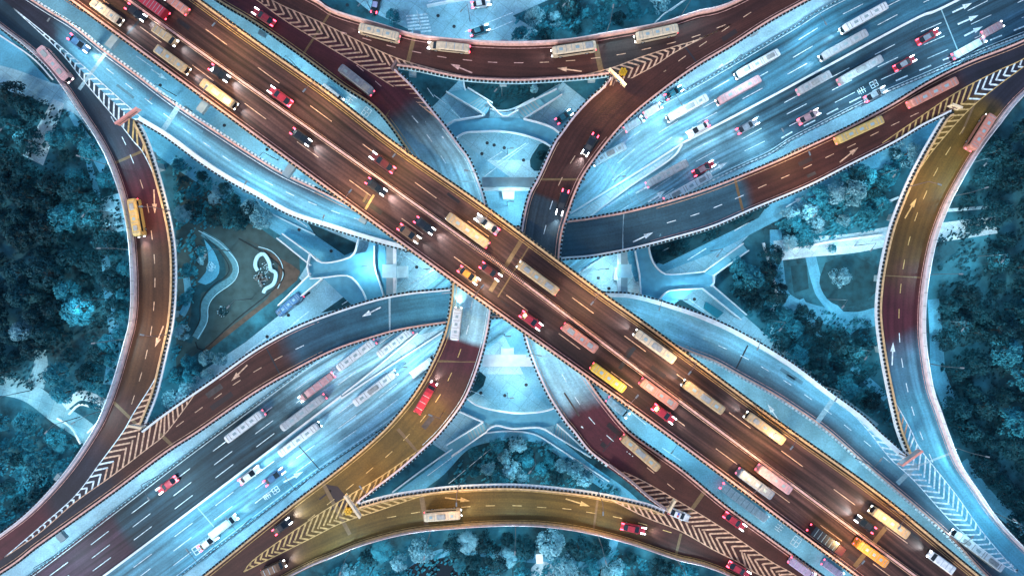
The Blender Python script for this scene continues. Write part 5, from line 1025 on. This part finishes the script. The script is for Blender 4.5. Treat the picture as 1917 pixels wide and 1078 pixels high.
V = [
 ('bus', 'cream', 203, 25, SE, 'main', 'cream bus nearest the top left corner on the top flyover', 58, None, BM),
 ('car', 'black', 252, 22, SE, 'main', 'black car beside the cream bus at the top left of the top flyover', None, None, BM),
 ('van', 'tan', 309, 67, SE, 'main', 'short tan van between the cream bus and the second black car', 48, 'cream', BM),
 ('bus', 'tan', 325, 114, SE, 'main', 'tan bus next to the parapet left of the second black car', 68, None, BM),
 ('car', 'black', 409, 136, SE, 'main', 'black car in the inner lane just above a tan and white bus', None, None, BM*2),
 ('bus', 'tan', 412, 178, SE, 'main', 'tan and white bus just below the black car in the upper left lanes', 72, 'cream', BM),
 ('car', 'black', 562, 256, SE, 'main', 'lone black car in the inner lane halfway between the top left corner and the crossing', None, None, BM*2),
 ('car', 'black', 703, 349, SE, 'main', 'black car beside the gold stripes left of the crossing', None, None, BM*2),
 ('car', 'brown', 765, 437, SE, 'main', 'brown car near the parapet left of the crossing', 46, None, BM),
 ('car', 'black', 794, 422, SE, 'main', 'black car beside the median left of the crossing', None, None, BM*2),
 ('car', 'brown', 877, 515, SE, 'main', 'brown car just left of the crossing joint', 44, 'orange', BM),
 ('car', 'red', 994, 600, SE, 'main', 'red car just below the crossing joint', 46, None, BM*.5),
 ('bus', 'coral', 1085, 632, SE, 'main', 'coral red bus in the inner lane below the crossing', 76, None, 0),
 ('bus', 'yellow', 1138, 706, SE, 'main', 'bright yellow bus near the lower parapet of the top flyover', 74, None, 0),
 ('bus', 'coral', 1232, 736, SE, 'main', 'coral bus with tan roof right of the yellow bus', 80, 'tan', BM*.5),
 ('car', 'red', 1243, 775, SE, 'main', 'red car beside the coral bus with tan roof', 48, None, BM*.5),
 ('bus', 'grey', 1412, 903, SE, 'main', 'grey bus with red sides in the outer lane of the lower right', 76, 'silver', 0),
 ('bus', 'pink', 1447, 895, SE, 'main', 'pink and white bus beside the grey bus', 72, 'white', 0),
 ('truck', 'darkred', 1547, 1010, SE, 'main', 'dark red truck near the bottom edge of the top flyover', 78, 'black', 0),
 ('bus', 'orange', 1628, 1032, SE, 'main', 'orange bus close to the bottom edge of the top flyover', 66, None, 0),
 ('truck', 'red', 288, 12, NW, 'main', 'red truck cut by the top edge on the top flyover', 62, None, 0),
 ('van', 'coral', 330, 8, NW, 'main', 'coral van beside the red truck at the top edge', 50, 'white', 0),
 ('car', 'red', 524, 180, NW, 'main', 'red car in the upper lane right of the lone black car', 50, None, 0),
 ('car', 'darkred', 716, 304, NW, 'main', 'dark red car in the upper lanes left of the crossing', 52, None, 0),
 ('bus', 'tan', 876, 432, NW, 'main', 'tan bus in the upper lanes just left of the crossing joint', 92, 'cream', BM*.4),
 ('car', 'grey', 912, 420, NW, 'main', 'grey car beside the tan bus at the upper parapet by the crossing', 50, None, BM*.4),
 ('bus', 'tan', 1007, 521, NW, 'main', 'tan bus in the upper lanes just right of the crossing joint', 88, None, BM*.4),
 ('bus', 'cream', 1225, 648, NW, 'main', 'glaring cream bus near the upper parapet right of the crossing', 88, 'white', BM*2),
 ('bus', 'tan', 1315, 742, NW, 'main', 'tan bus in the upper lanes below the glaring cream bus', 88, None, BM),
 ('bus', 'tan', 1430, 800, NW, 'main', 'tan bus in the upper lanes between the other tan bus and the pink bus', 82, None, BM),
 ('bus', 'tan', 1662, 975, NW, 'main', 'tan bus near the upper parapet at the lower right of the top flyover', 78, 'gold', BM*.6),
 ('car', 'black', 1622, 982, NW, 'main', 'black car beside the lower right tan bus', None, None, BM*1.5),
 ('van', 'white', 1762, 1052, NW, 'main', 'white van at the lower right end of the top flyover', 52, 'brown', BM),
 ('car', 'darkred', 918, 508, SE, 'main', 'dark red car beside the median just left of the crossing joint', 44, None, 0),
 ('car', 'red', 493, 31, 214, 'Q', 'red car on the maroon ramp at the top', 46, None, 0),
 ('bus', 'grey', 668, 152, 218, 'Q', 'silver grey bus on the maroon ramp below the striped fork', 74, 'silver', 0),
 ('bus', 'cream', 711, 64, 194, 'T', 'cream and pink bus on the left of the top link ramp', 76, 'pink', BM*.4),
 ('van', 'cream', 840, 88, 186, 'T', 'cream van on the top link ramp right of the cream and pink bus', 78, 'white', BM*.4),
 ('bus', 'cream', 1074, 94, 172, 'T', 'cream bus on the middle of the top link ramp', 82, 'white', BM*.4),
 ('bus', 'cream', 1228, 65, 168, 'T', 'cream bus with tan roof on the right of the top link ramp', 80, 'tan', 0),
 ('car', 'black', 1105, 270, 120, 'P', 'black car coming down the brown ramp at the upper right', 44, None, BM*1.5),
 ('car', 'black', 1053, 378, 106, 'P', 'black car where the ramp surface turns slate blue above the crossing', 48, None, BM),
 ('bus', 'white', 855, 606, 276, 'Q', 'white bus on the pale stretch of the ramp below left of the crossing', 60, None, BM),
 ('van', 'red', 797, 744, 300, 'Q', 'white roofed red van on the brown ramp below left of the crossing', 64, 'white', BM),
 ('car', 'black', 527, 986, 322, 'Q', 'black car on the ramp beside the striped fork at the bottom left', None, None, BM*2),
 ('van', 'brown', 512, 1064, 336, 'O', 'brown and white van at the bottom edge below the striped fork', 46, 'white', BM),
 ('bus', 'cream', 829, 962, 356, 'O', 'cream bus on the bottom link ramp', 68, None, BM*.3),
 ('car', 'red', 1186, 990, 12, 'O', 'red car with bright beams on the bottom link ramp', 46, None, BM*1.5),
 ('bus', 'tan', 1198, 846, 41, 'P', 'tan and silver bus on the maroon ramp below the crossing', 88, 'silver', 0),
 ('car', 'red', 1376, 976, 36, 'P', 'red car on the ramp near the striped fork at the bottom right', 46, None, BM*.4),
 ('car', 'red', 1384, 1067, 30, 'O', 'red car cut by the bottom edge beside the bottom right stripes', 46, None, BM*.5),
 ('van', 'mauve', 1502, 1064, 36, 'P', 'mauve grey van at the bottom edge of the lower right ramp', 56, 'silver', 0),
 ('bus', 'gold', 258, 408, 80, 'L', 'gold bus on the left link ramp', 70, 'tan', BM*1.2),
 ('bus', 'pink', 106, 122, 49, 'L', 'pink and white bus at the upper left on the dark blue road', 76, 'white', 0),
 ('car', 'blue', 145, 80, 37, 'A', 'dark blue car on the dark part of the upper left road', 44, None, BM*1.2),
 ('bus', 'coral', 1743, 175, 333, 'A', 'coral and tan bus on the brown ramp beside the upper right stripes', 96, 'tan', 0),
 ('bus', 'gold', 1606, 245, 335, 'A', 'gold bus on the brown ramp at the right', 92, 'tan', BM*.3),
 ('bus', 'coral', 1832, 249, 302, 'R', 'gold roofed coral bus at the upper right link ramp', 74, 'gold', 0),
 # ground streets
 ('truck', 'white', 1393, 940, 37, 'g', 'long white box truck in the service street between the maroon ramp and the top flyover', 104, 'white', 0),
 ('bus', 'white', 1826, 1028, 217, 'B', 'long white bus at the lower right beside the fork stripes on the blue road', 108, 'mauve', BM*.3),
 ('van', 'white', 622, 176, 38, 'g', 'white van in the narrow street between the maroon ramp and the top flyover', 46, 'white', BM*.5),
 ('van', 'paleblue', 1157, 763, 40, 'g', 'pale van in the narrow street right of the slate ramp below the crossing', 50, 'white', 0),
 ('van', 'mauve', 1560, 1065, 36, 'g', 'mauve van in the service street at the bottom edge', 46, 'mauve', 0),
 ('bus', 'blue', 544, 570, 139, 'g', 'blue bus with orange red rear on the left side street', 56, 'coral', 0),
 ('car', 'teal', 897, 56, 340, 'g', 'dark teal car parked beside the garden strip in the top street', 38, None, 0),
 ('car', 'white', 900, 6, 350, 'g', 'white car parked at the top edge near the hedge', 36, None, 0),
 ('car', 'black', 703, 6, 283, 'g', 'black car cut by the top edge above the top link ramp', 36, 'mauve', 0),
 ('car', 'teal', 1262, 173, 328, 'g', 'dark teal car parked in the strip beside the upper right ramp', 36, None, 0),
 ('van', 'white', 1223, 206, 328, 'g', 'white van parked between the upper right ramp and the fence', 36, None, 0),
 ('van', 'paleblue', 1187, 232, 328, 'g', 'pale van parked lowest in the strip beside the upper right ramp', 40, None, 0),
 ('car', 'teal', 1056, 218, 325, 'g', 'teal car parked beside the stairs of the top footbridge', 34, None, 0),
]
NEU, NEL = 151, 331
SWU, SWL = 143, 323
V += [
 ('bus', 'white', 1416, 122, NEU, 'g', 'white bus in the avenue lane nearest the white pavement arrow', 88, 'white', BM*.3),
 ('bus', 'pink', 1381, 171, NEU, 'g', 'pale pink bus behind the white bus on the avenue', 88, 'white', 0),
 ('bus', 'white', 1286, 204, NEU, 'g', 'white bus near the fence opposite the parked vans', 82, 'white', BM*.3),
 ('bus', 'paleblue', 1140, 290, NEU, 'g', 'pale blue bus beside the edge of the upper right ramp', 66, 'white', 0),
 ('bus', 'white', 1615, 36, NEU, 'g', 'white bus highest on the avenue at the upper right', 92, 'white', BM),
 ('bus', 'silver', 1577, 87, NEU, 'g', 'silver bus next to the median below the highest white bus', 94, 'white', BM),
 ('car', 'white', 1308, 241, NEU, 'g', 'white car beside the median of the avenue at the upper right', 44, None, BM),
 ('bus', 'silver', 1522, 157, NEL, 'g', 'short silver bus just below the avenue median', 66, 'white', 0),
 ('bus', 'silver', 1608, 133, NEL, 'g', 'silver bus with pink tail in the middle of the lower avenue lanes', 88, 'pink', 0),
 ('car', 'red', 1739, 68, NEL, 'g', 'red car behind the turn arrows on the avenue', 46, 'grey', 0),
 ('car', 'red', 1695, 118, NEL, 'g', 'red car between the painted characters and the gantry line', 44, 'silver', 0),
 ('van', 'pink', 1860, 54, NEL, 'g', 'pink and silver van near the right edge of the avenue', 44, 'silver', 0),
 ('van', 'white', 1816, 89, NEL, 'g', 'white van below the turn arrows on the avenue', 70, 'paleblue', 0),
 ('car', 'pink', 1515, 218, NEL, 'g', 'pink car near the south fence of the avenue', 44, 'pink', 0),
 ('car', 'grey', 1400, 236, NEL, 'g', 'grey car in the dark lanes under the avenue median', 44, None, 0),
 ('bus', 'silver', 1248, 326, NEL, 'g', 'silver bus beside the sunken wedge right of the crossing', 84, 'silver', 0),
 ('car', 'red', 1318, 315, NEL, 'g', 'red car in front of the glaring white bus on the avenue', 44, 'pink', 0),
 ('bus', 'white', 1287, 352, NEL, 'g', 'glaring white bus tight against the brown ramp right of the crossing', 96, 'white', 0),
 ('car', 'silver', 1640, 176, NEL, 'g', 'silver car beside the painted characters on the avenue', 44, None, 0),
 ('van', 'pink', 592, 725, SWU, 'g', 'pink and white van in the upper lanes of the lower left avenue', 78, 'white', 0),
 ('bus', 'silver', 569, 771, SWU, 'g', 'long silver bus next to the median of the lower left avenue', 98, 'silver', 0),
 ('bus', 'white', 460, 797, SWU, 'g', 'white bus lowest in the upper lanes of the lower left avenue', 84, 'white', BM*.3),
 ('bus', 'white', 668, 664, SWU, 'g', 'white bus beside the arched ramp left of the crossing', 84, 'white', BM*.3),
 ('bus', 'white', 740, 642, SWU, 'g', 'white bus nearest the sunken wedge left of the crossing', 76, 'white', BM*.3),
 ('car', 'red', 312, 908, SWU, 'g', 'red car in the dark upper lanes at the lower left', 44, None, BM*.6),
 ('bus', 'white', 703, 726, SWL, 'g', 'white bus in the lower lanes just under the lower left median', 94, 'silver', 0),
 ('van', 'white', 795, 684, SWL, 'g', 'white van half hidden by the lower left ramp', 60, None, 0),
 ('bus', 'white', 562, 821, SWL, 'g', 'white bus in the lower lanes below the long silver bus', 90, 'white', 0),
 ('car', 'white', 466, 890, SWL, 'g', 'white car in the middle of the lower lanes at the lower left', 46, None, BM),
 ('car', 'blue', 512, 893, SWL, 'g', 'blue car beside the painted characters at the lower left', 44, 'blue', BM),
 ('van', 'paleblue', 418, 985, SWL, 'g', 'pale blue van near the lower fence at the lower left', 60, 'white', BM),
 ('car', 'silver', 388, 1016, SWL, 'g', 'silver car at the lower fence near the bottom edge', 42, 'white', BM),
]
for v in V:
    v = list(v)
    if v[0] == 'car' and v[6] is None: v[6] = 45
    vehicle(*v)
pc = vehicle('car', 'white', 1272, 964, 22, 'O', 'white patrol car with a red and blue light bar parked on the chevrons', 41, None, 0, lightson=False)
pc['category'] = 'police car'
for s, m_ in ((-.28, m_redp), (.28, m_bluep)):
    mb = MB(); mb.box((-.35, s, 1.53), (.3, .5, .12)); mb.build('light_bar', m_, pc)
for k, r in PROTO.items():
    for ch in list(r.children):
        for g2 in list(ch.children): bpy.data.objects.remove(g2)
        bpy.data.objects.remove(ch)
    bpy.data.objects.remove(r)

# ---------------------------------------------------------------- trees and undergrowth
def leaf_mat(name, c0, c1):
    m = bpy.data.materials.new(name); m.use_nodes = True; n = m.node_tree.nodes; l = m.node_tree.links
    b = n['Principled BSDF']; b.inputs['Roughness'].default_value = .7; b.inputs['Specular IOR Level'].default_value = .2
    g = n.new('ShaderNodeNewGeometry'); no = n.new('ShaderNodeTexNoise'); no.inputs['Scale'].default_value = .9; no.inputs['Detail'].default_value = 3; l.new(g.outputs['Position'], no.inputs['Vector'])
    oi = n.new('ShaderNodeObjectInfo'); ad = n.new('ShaderNodeMath'); ad.operation = 'MULTIPLY_ADD'; l.new(oi.outputs['Random'], ad.inputs[0]); ad.inputs[1].default_value = .3; l.new(no.outputs['Fac'], ad.inputs[2])
    rp = n.new('ShaderNodeMath'); rp.operation = 'MULTIPLY_ADD'; l.new(g.outputs['Random Per Island'], rp.inputs[0]); rp.inputs[1].default_value = .35; l.new(ad.outputs[0], rp.inputs[2])
    cr = n.new('ShaderNodeValToRGB'); e = cr.color_ramp.elements; e[0].position = .45; e[0].color = (*c0, 1); e[1].position = 1.05; e[1].color = (*c1, 1)
    l.new(rp.outputs[0], cr.inputs[0]); l.new(cr.outputs[0], b.inputs['Base Color']); return m
lm_dark = leaf_mat('dark_teal_leaves', (.0005, .010, .016), (.008, .078, .104))
lm_mid = leaf_mat('teal_leaves', (.002, .044, .063), (.032, .27, .36))
lm_lit = leaf_mat('lit_teal_leaves', (.03, .17, .23), (.26, .56, .66))  # brightly lit foliage: the lamplight is put into the leaf colour
bark = mat('grey_bark', (.10, .11, .11), .9, .3, 2)
def crown_mesh(seed, rad, hgt, nl=46, nq=46, leaf=.34):
    rn = random.Random(seed); mb = MB()
    for i in range(nl):
        a = rn.random()*6.283; u = rn.random()**.55; rr = rad*u*.82; x, y = rr*math.cos(a), rr*math.sin(a)*(.85+.2*rn.random())
        z = hgt*(1-.62*u*u)+rn.uniform(-.9, .5); lr = rad*rn.uniform(.16, .30)
        for k in range(nq):
            th = rn.random()*6.283; ph = math.acos(rn.uniform(-.35, 1)); d = Vector((math.sin(ph)*math.cos(th), math.sin(ph)*math.sin(th), math.cos(ph)))
            p = Vector((x, y, z))+d*lr*rn.uniform(.7, 1.08); nrm = (d+Vector((rn.uniform(-.6, .6), rn.uniform(-.6, .6), rn.uniform(-.2, .7)))).normalized()
            t = nrm.orthogonal().normalized(); t.rotate(__import__('mathutils').Quaternion(nrm, rn.random()*6.28)); b = nrm.cross(t); s = leaf*rn.uniform(.6, 1.25)
            mb.quad(p-t*s*.5-b*s*.32, p+t*s*.5-b*s*.32, p+t*s*.5+b*s*.32, p-t*s*.5+b*s*.32)
    return mb.mesh('crown')
def palm_mesh(seed, rad):
    rn = random.Random(seed); mb = MB()
    for i in range(22):
        a = i*6.283/22+rn.uniform(-.15, .15); up = rn.uniform(.1, .9); d = Vector((math.cos(a), math.sin(a), 0)); n = Vector((-d.y, d.x, 0))
        for j in range(14):
            t = (j+.5)/14; c = d*rad*t+Vector((0, 0, 5.5+up*1.6*math.sin(t*2.2)-1.6*t*t)); L = .9*math.sin(math.pi*min(1, t*.9+.12))
            for s in (-1, 1):
                e = c+n*s*L+d*.35*L-Vector((0, 0, .25)); mb.quad(c, c+d*.1, e+d*.05, e)
    return mb.mesh('frond_crown')
def trunk_mesh(h):
    mb = MB(); mb.tube((0, 0, 0), (0, 0, h*.6), .22, .13, 7)
    for i in range(5):
        a = i*1.26; mb.tube((0, 0, h*.35+.1*i), (math.cos(a)*1.7, math.sin(a)*1.7, h*.8), .09, .03, 5)
    me = mb.mesh('trunk'); me.materials.append(bark); return me
TR = {}
for ci, (cn, lm) in enumerate((('dark', lm_dark), ('mid', lm_mid), ('pale', lm_lit))):
    for s in range(3 if cn != 'pale' else 3):
        me = crown_mesh(ci*10+s, 3.6, 6.5); me.materials.append(lm); TR[(cn, s)] = me
PALM = palm_mesh(3, 3.2); PALM.materials.append(lm_lit); PALM2 = PALM.copy(); PALM2.materials.clear(); PALM2.materials.append(lm_mid)
TK = trunk_mesh(6.5)
def tree(cn, x, y, rpx, label, group=None, kind='tree', hs=1.0):
    s = rpx*(H-5)/F/3.6; w0 = W(x, y, 5*s*hs); z0 = 0
    r = empty('broadleaf_tree' if kind == 'tree' else 'palm_tree', label, kind if kind == 'tree' else 'palm tree', (w0.x, w0.y, z0), random.random()*6.28, group)
    me = TR[(cn, random.randrange(3))] if kind == 'tree' else (PALM if cn == 'pale' else PALM2)
    c = link('crown' if kind == 'tree' else 'frond_crown', me, r); t = link('trunk', TK, r); r.scale = (s, s, s*hs*random.uniform(.9, 1.1))
    return r
def inside(p, poly):
    c = False
    for (x1, y1), (x2, y2) in zip(poly, poly[1:]+poly[:1]):
        if (y1 > p[1]) != (y2 > p[1]) and p[0] < (x2-x1)*(p[1]-y1)/(y2-y1)+x1: c = not c
    return c
def scatter(poly, spacing, seed, avoid=()):
    rn = random.Random(seed); xs = [p[0] for p in poly]; ys = [p[1] for p in poly]; out = []
    for _ in range(4000):
        p = (rn.uniform(min(xs), max(xs)), rn.uniform(min(ys), max(ys)))
        if inside(p, poly) and all(math.dist(p, q) > spacing for q in out) and not any(inside(p, a) for a in avoid): out.append(p)
    return out
def wood(poly, spacing, seed, weights, label, group, rr=(20, 30), avoid=()):
    rn = random.Random(seed+99)
    for p in scatter(poly, spacing*1.17, seed, avoid):
        k = rn.choices(('dark', 'mid', 'pale'), weights)[0]
        lb = {'dark': 'dark', 'mid': 'teal', 'pale': 'pale'}[k]+' '+label
        tree(k, p[0], p[1], (rr[0]+(rr[1]-rr[0])*rn.random()**1.3)*rn.choice((.8, 1.1, 1.1, 1.25)), lb, group)
wood([(-60, 160), (50, 175), (60, 240), (40, 300), (110, 330), (190, 370), (190, 440), (210, 560), (200, 700), (110, 755), (90, 700), (95, 655), (55, 650), (50, 700), (-60, 700)], 31, 1, (14, 1, .0), 'leafy tree in the dense dark wood at the left edge', 'trees of the dense wood at the left edge')
wood([(95, 250), (175, 250), (195, 340), (120, 330)], 30, 2, (2, 5, 0), 'leafy tree between the pale path and the left link ramp', 'trees between the upper left path and the ramp', rr=(15, 22))
wood([(190, 440), (225, 430), (236, 540), (222, 690), (175, 760), (165, 720), (210, 600)], 24, 3, (3, 5, .4), 'leafy tree close beside the left link ramp', 'trees close beside the left link ramp', rr=(12, 18))
wood([(-60, 770), (60, 790), (150, 850), (90, 920), (-60, 1000)], 32, 4, (5, 5, 0), 'leafy tree in the lower left park', 'trees of the lower left park', rr=(17, 26))
wood([(1790, 360), (1870, 270), (1990, 200), (1990, 960), (1925, 1000), (1850, 900), (1800, 780), (1775, 680), (1775, 560), (1850, 540), (1860, 440), (1790, 400)], 33, 5, (13, 1.3, 0), 'leafy tree in the dense dark wood at the right edge', 'trees of the dense wood at the right edge', rr=(20, 31))
wood([(1465, 410), (1560, 345), (1690, 275), (1715, 280), (1655, 380), (1640, 420), (1480, 455)], 27, 6, (4, 6, 1.5), 'leafy tree between the side street and the right link ramp', 'trees between the side street and the right link ramp', rr=(14, 23))
wood([(1365, 500), (1450, 470), (1455, 540), (1520, 590), (1600, 640), (1640, 700), (1635, 770), (1560, 730), (1450, 640), (1380, 560)], 27, 7, (8, 3, 1.6), 'leafy tree in the grove right of the footbridge', 'trees of the grove right of the footbridge', rr=(16, 26))
wood([(885, 850), (960, 825), (1010, 850), (1060, 870), (1110, 900), (885, 900)], 21, 8, (1, 3, 5), 'leafy tree in the garden above the bottom link ramp', 'trees of the garden above the bottom link ramp', rr=(12, 19))
wood([(590, 1078), (690, 1040), (830, 1015), (960, 1010), (1100, 1020), (1330, 1090), (1330, 1130), (590, 1130)], 31, 9, (3, 5, 3), 'leafy tree below the bottom link ramp', 'trees below the bottom link ramp', rr=(15, 24), avoid=([(750, 1078), (775, 1050), (860, 1048), (885, 1078), (870, 1130), (755, 1130)], [(985, 1040), (1045, 1040), (1045, 1100), (985, 1100)]))
wood([(965, 55), (985, 30), (1050, 15), (1090, 0), (1190, -10), (1200, 10), (1150, 40), (1050, 62), (985, 66)], 27, 10, (2, 5, 2), 'leafy tree above the top link ramp', 'trees above the top link ramp', rr=(12, 19))
wood([(325, 300), (400, 340), (490, 400), (480, 420), (440, 425), (360, 400), (335, 390)], 22, 11, (3, 5, 1), 'leafy tree in the left triangle garden near the blue ramp', 'trees at the top of the left triangle garden', rr=(12, 19))
wood([(315, 690), (350, 660), (400, 655), (420, 670), (400, 690), (310, 770)], 22, 12, (0, 4, 4), 'leafy tree in the corner between the left link ramp and the brown ramp', 'trees in the lower corner of the left triangle garden', rr=(14, 20))
S = [('pale', 35, 622, 22, 'pale oval tree alone against the dark left wood'), ('pale', 1236, -2, 22, 'bright lit tree at the top edge above the top link ramp'), ('pale', 1578, 520, 21, 'round pale tree in the middle of the right park lawn'), ('dark', 430, 405, 26, 'large dark tree where the left garden meets the side street'), ('dark', 462, 392, 20, 'dark tree just right of the large one at the left side street'), ('pale', 336, 622, 16, 'pale round tree hugging the left link ramp'), ('mid', 1405, 520, 32, 'big dark rimmed tree right of the footbridge'), ('mid', 735, 28, 16, 'small teal bush in the top parking street'), ('dark', 1265, 465, 16, 'dark hedge clump below the sagging ramp'), ('dark', 1245, 478, 11, 'small dark hedge clump at the footbridge curve'), ('mid', 375, 470, 12, 'small teal tree beside the pebble path'), ('pale', 375, 487, 9, 'small pale bush in the middle of the left garden'), ('dark', 415, 583, 10, 'small dark bush on the grey lawn'), ('dark', 1610, 330, 24, 'darkest tree near the right link ramp'), ('pale', 1480, 400, 16, 'pale lit tree at the side street corner'), ('dark', 895, 712, 12, 'small dark clump under the lower left ramp'), ('dark', 1015, 290, 12, 'small dark clump under the upper right ramp'), ('mid', 1560, 465, 10, 'small teal shrub on the right park path'), ('mid', 345, 560, 14, 'teal tree next to the dark stream'), ('mid', 350, 505, 15, 'teal tree between the left link ramp and the pebble path'), ('pale', 1000, 165, 9, 'small pale bush beside the pond under the top link ramp')]
for k, x, y, r_, lb in S: tree(k, x, y, r_, lb)
for k, x, y, r_, lb in (('pale', 342, 400, 22, 'palm tree spreading beside the left link ramp'), ('pale', 875, 1015, 26, 'spiky pale palm below the bottom link ramp left of its middle'), ('pale', 948, 1045, 24, 'spiky pale palm below the middle of the bottom link ramp'), ('mid', 715, 1030, 26, 'palm below the bottom link ramp at the left'), ('mid', 860, 1058, 16, 'small palm at the rim of the dark pond'), ('mid', 110, 832, 20, 'palm in the lower left park')): tree(k, x, y, r_, lb, kind='palm')

def undergrowth(name, poly, n, m_, seed, label):
    rn = random.Random(seed); mb = MB(); xs = [p[0] for p in poly]; ys = [p[1] for p in poly]; k = 0
    while k < n:
        p = (rn.uniform(min(xs), max(xs)), rn.uniform(min(ys), max(ys)))
        if not inside(p, poly): continue
        if math.sin(p[0]*.11+seed)+math.sin(p[1]*.13+p[0]*.05)+rn.uniform(-1, 1) < -.2: k += 1; continue
        w0 = W(p[0], p[1], 0); h = rn.uniform(.1, .9)
        nrm = Vector((rn.uniform(-.6, .6), rn.uniform(-.6, .6), 1)).normalized(); t = nrm.orthogonal().normalized(); b = nrm.cross(t); s = rn.uniform(.2, .45); q = Vector((w0.x, w0.y, h))
        mb.quad(q-t*s-b*s*.6, q+t*s-b*s*.6, q+t*s+b*s*.6, q-t*s+b*s*.6); k += 1
    mb.build(name, m_, kind='stuff', label=label, category='shrubs')
undergrowth('undergrowth', [(-60, 160), (60, 180), (190, 240), (240, 440), (245, 540), (215, 710), (170, 760), (90, 740), (-60, 700)], 5200, lm_dark, 21, 'low shrubs under the left wood')
undergrowth('undergrowth', [(-60, 780), (60, 790), (160, 840), (60, 945), (-60, 1030)], 2600, lm_mid, 22, 'low shrubs in the lower left park')
undergrowth('undergrowth', [(1750, 460), (1840, 290), (1980, 200), (1980, 1040), (1917, 1010), (1800, 830), (1760, 700)], 5200, lm_dark, 23, 'low shrubs under the right wood')
undergrowth('undergrowth', [(1450, 420), (1700, 280), (1640, 430), (1480, 460)], 2200, lm_mid, 24, 'low shrubs between the side street and the right link ramp')
undergrowth('undergrowth', [(1345, 520), (1460, 490), (1480, 570), (1640, 600), (1670, 800), (1600, 760), (1450, 650)], 2600, lm_mid, 25, 'low shrubs in the right grove')
undergrowth('undergrowth', [(590, 1078), (700, 1030), (960, 1000), (1130, 1020), (1340, 1090), (1340, 1130), (590, 1130)], 3600, lm_mid, 26, 'low shrubs below the bottom link ramp')
undergrowth('undergrowth', [(835, 935), (860, 860), (960, 815), (1030, 830), (1180, 935)], 1800, lm_mid, 27, 'low shrubs in the bottom garden')
undergrowth('undergrowth', [(955, 75), (970, 30), (1060, 0), (1240, -20), (1250, 20), (1120, 58)], 1500, lm_mid, 28, 'low shrubs above the top link ramp')
undergrowth('undergrowth', [(325, 290), (490, 395), (480, 425), (330, 430)], 1300, lm_mid, 29, 'low shrubs at the top of the left garden')
undergrowth('undergrowth', [(328, 430), (365, 430), (370, 520), (345, 640), (325, 700)], 700, lm_mid, 30, 'low shrubs along the left link ramp in the garden')
undergrowth('hedge_leaves', [(1218, 468), (1228, 492), (1300, 465), (1400, 410), (1440, 385)], 1200, lm_dark, 31, 'dark hedge between the sagging ramp and the side street')
undergrowth('hedge_leaves', [(872, 156), (890, 190), (950, 204), (1050, 156)], 500, lm_dark, 32, 'dark leaves over the pond under the top link ramp')
# small stage and pavilion in the bottom park, fences at the top
slab('pavilion', 'small white square kiosk in the park below the bottom link ramp', 'kiosk', [(1003, 1037), (1016, 1036), (1017, 1054), (1004, 1055)], 0, 3, c_white)
sheet('terrace', [(990, 1090), (995, 1062), (1012, 1050), (1032, 1056), (1044, 1078), (1044, 1120), (992, 1120)], .03, pv_white, smooth=True)
slab('bench', 'narrow white bench right of the round terrace below the bottom link ramp', 'bench', [(1045, 1054), (1049, 1054), (1053, 1080), (1049, 1080)], .4, .6, c_white)
kerb('garden_fence', [(1290, -4), (1240, 30), (1225, 45)], h=1.0, wd=.2, label='white slanting fence at the top right of the top link ramp', category='fence', smooth=False)
kerb('garden_wall', [(800, 14), (870, 0), (930, -14)], h=1.2, wd=.4, label='white low wall with shrubs at the top edge', category='wall', smooth=False)
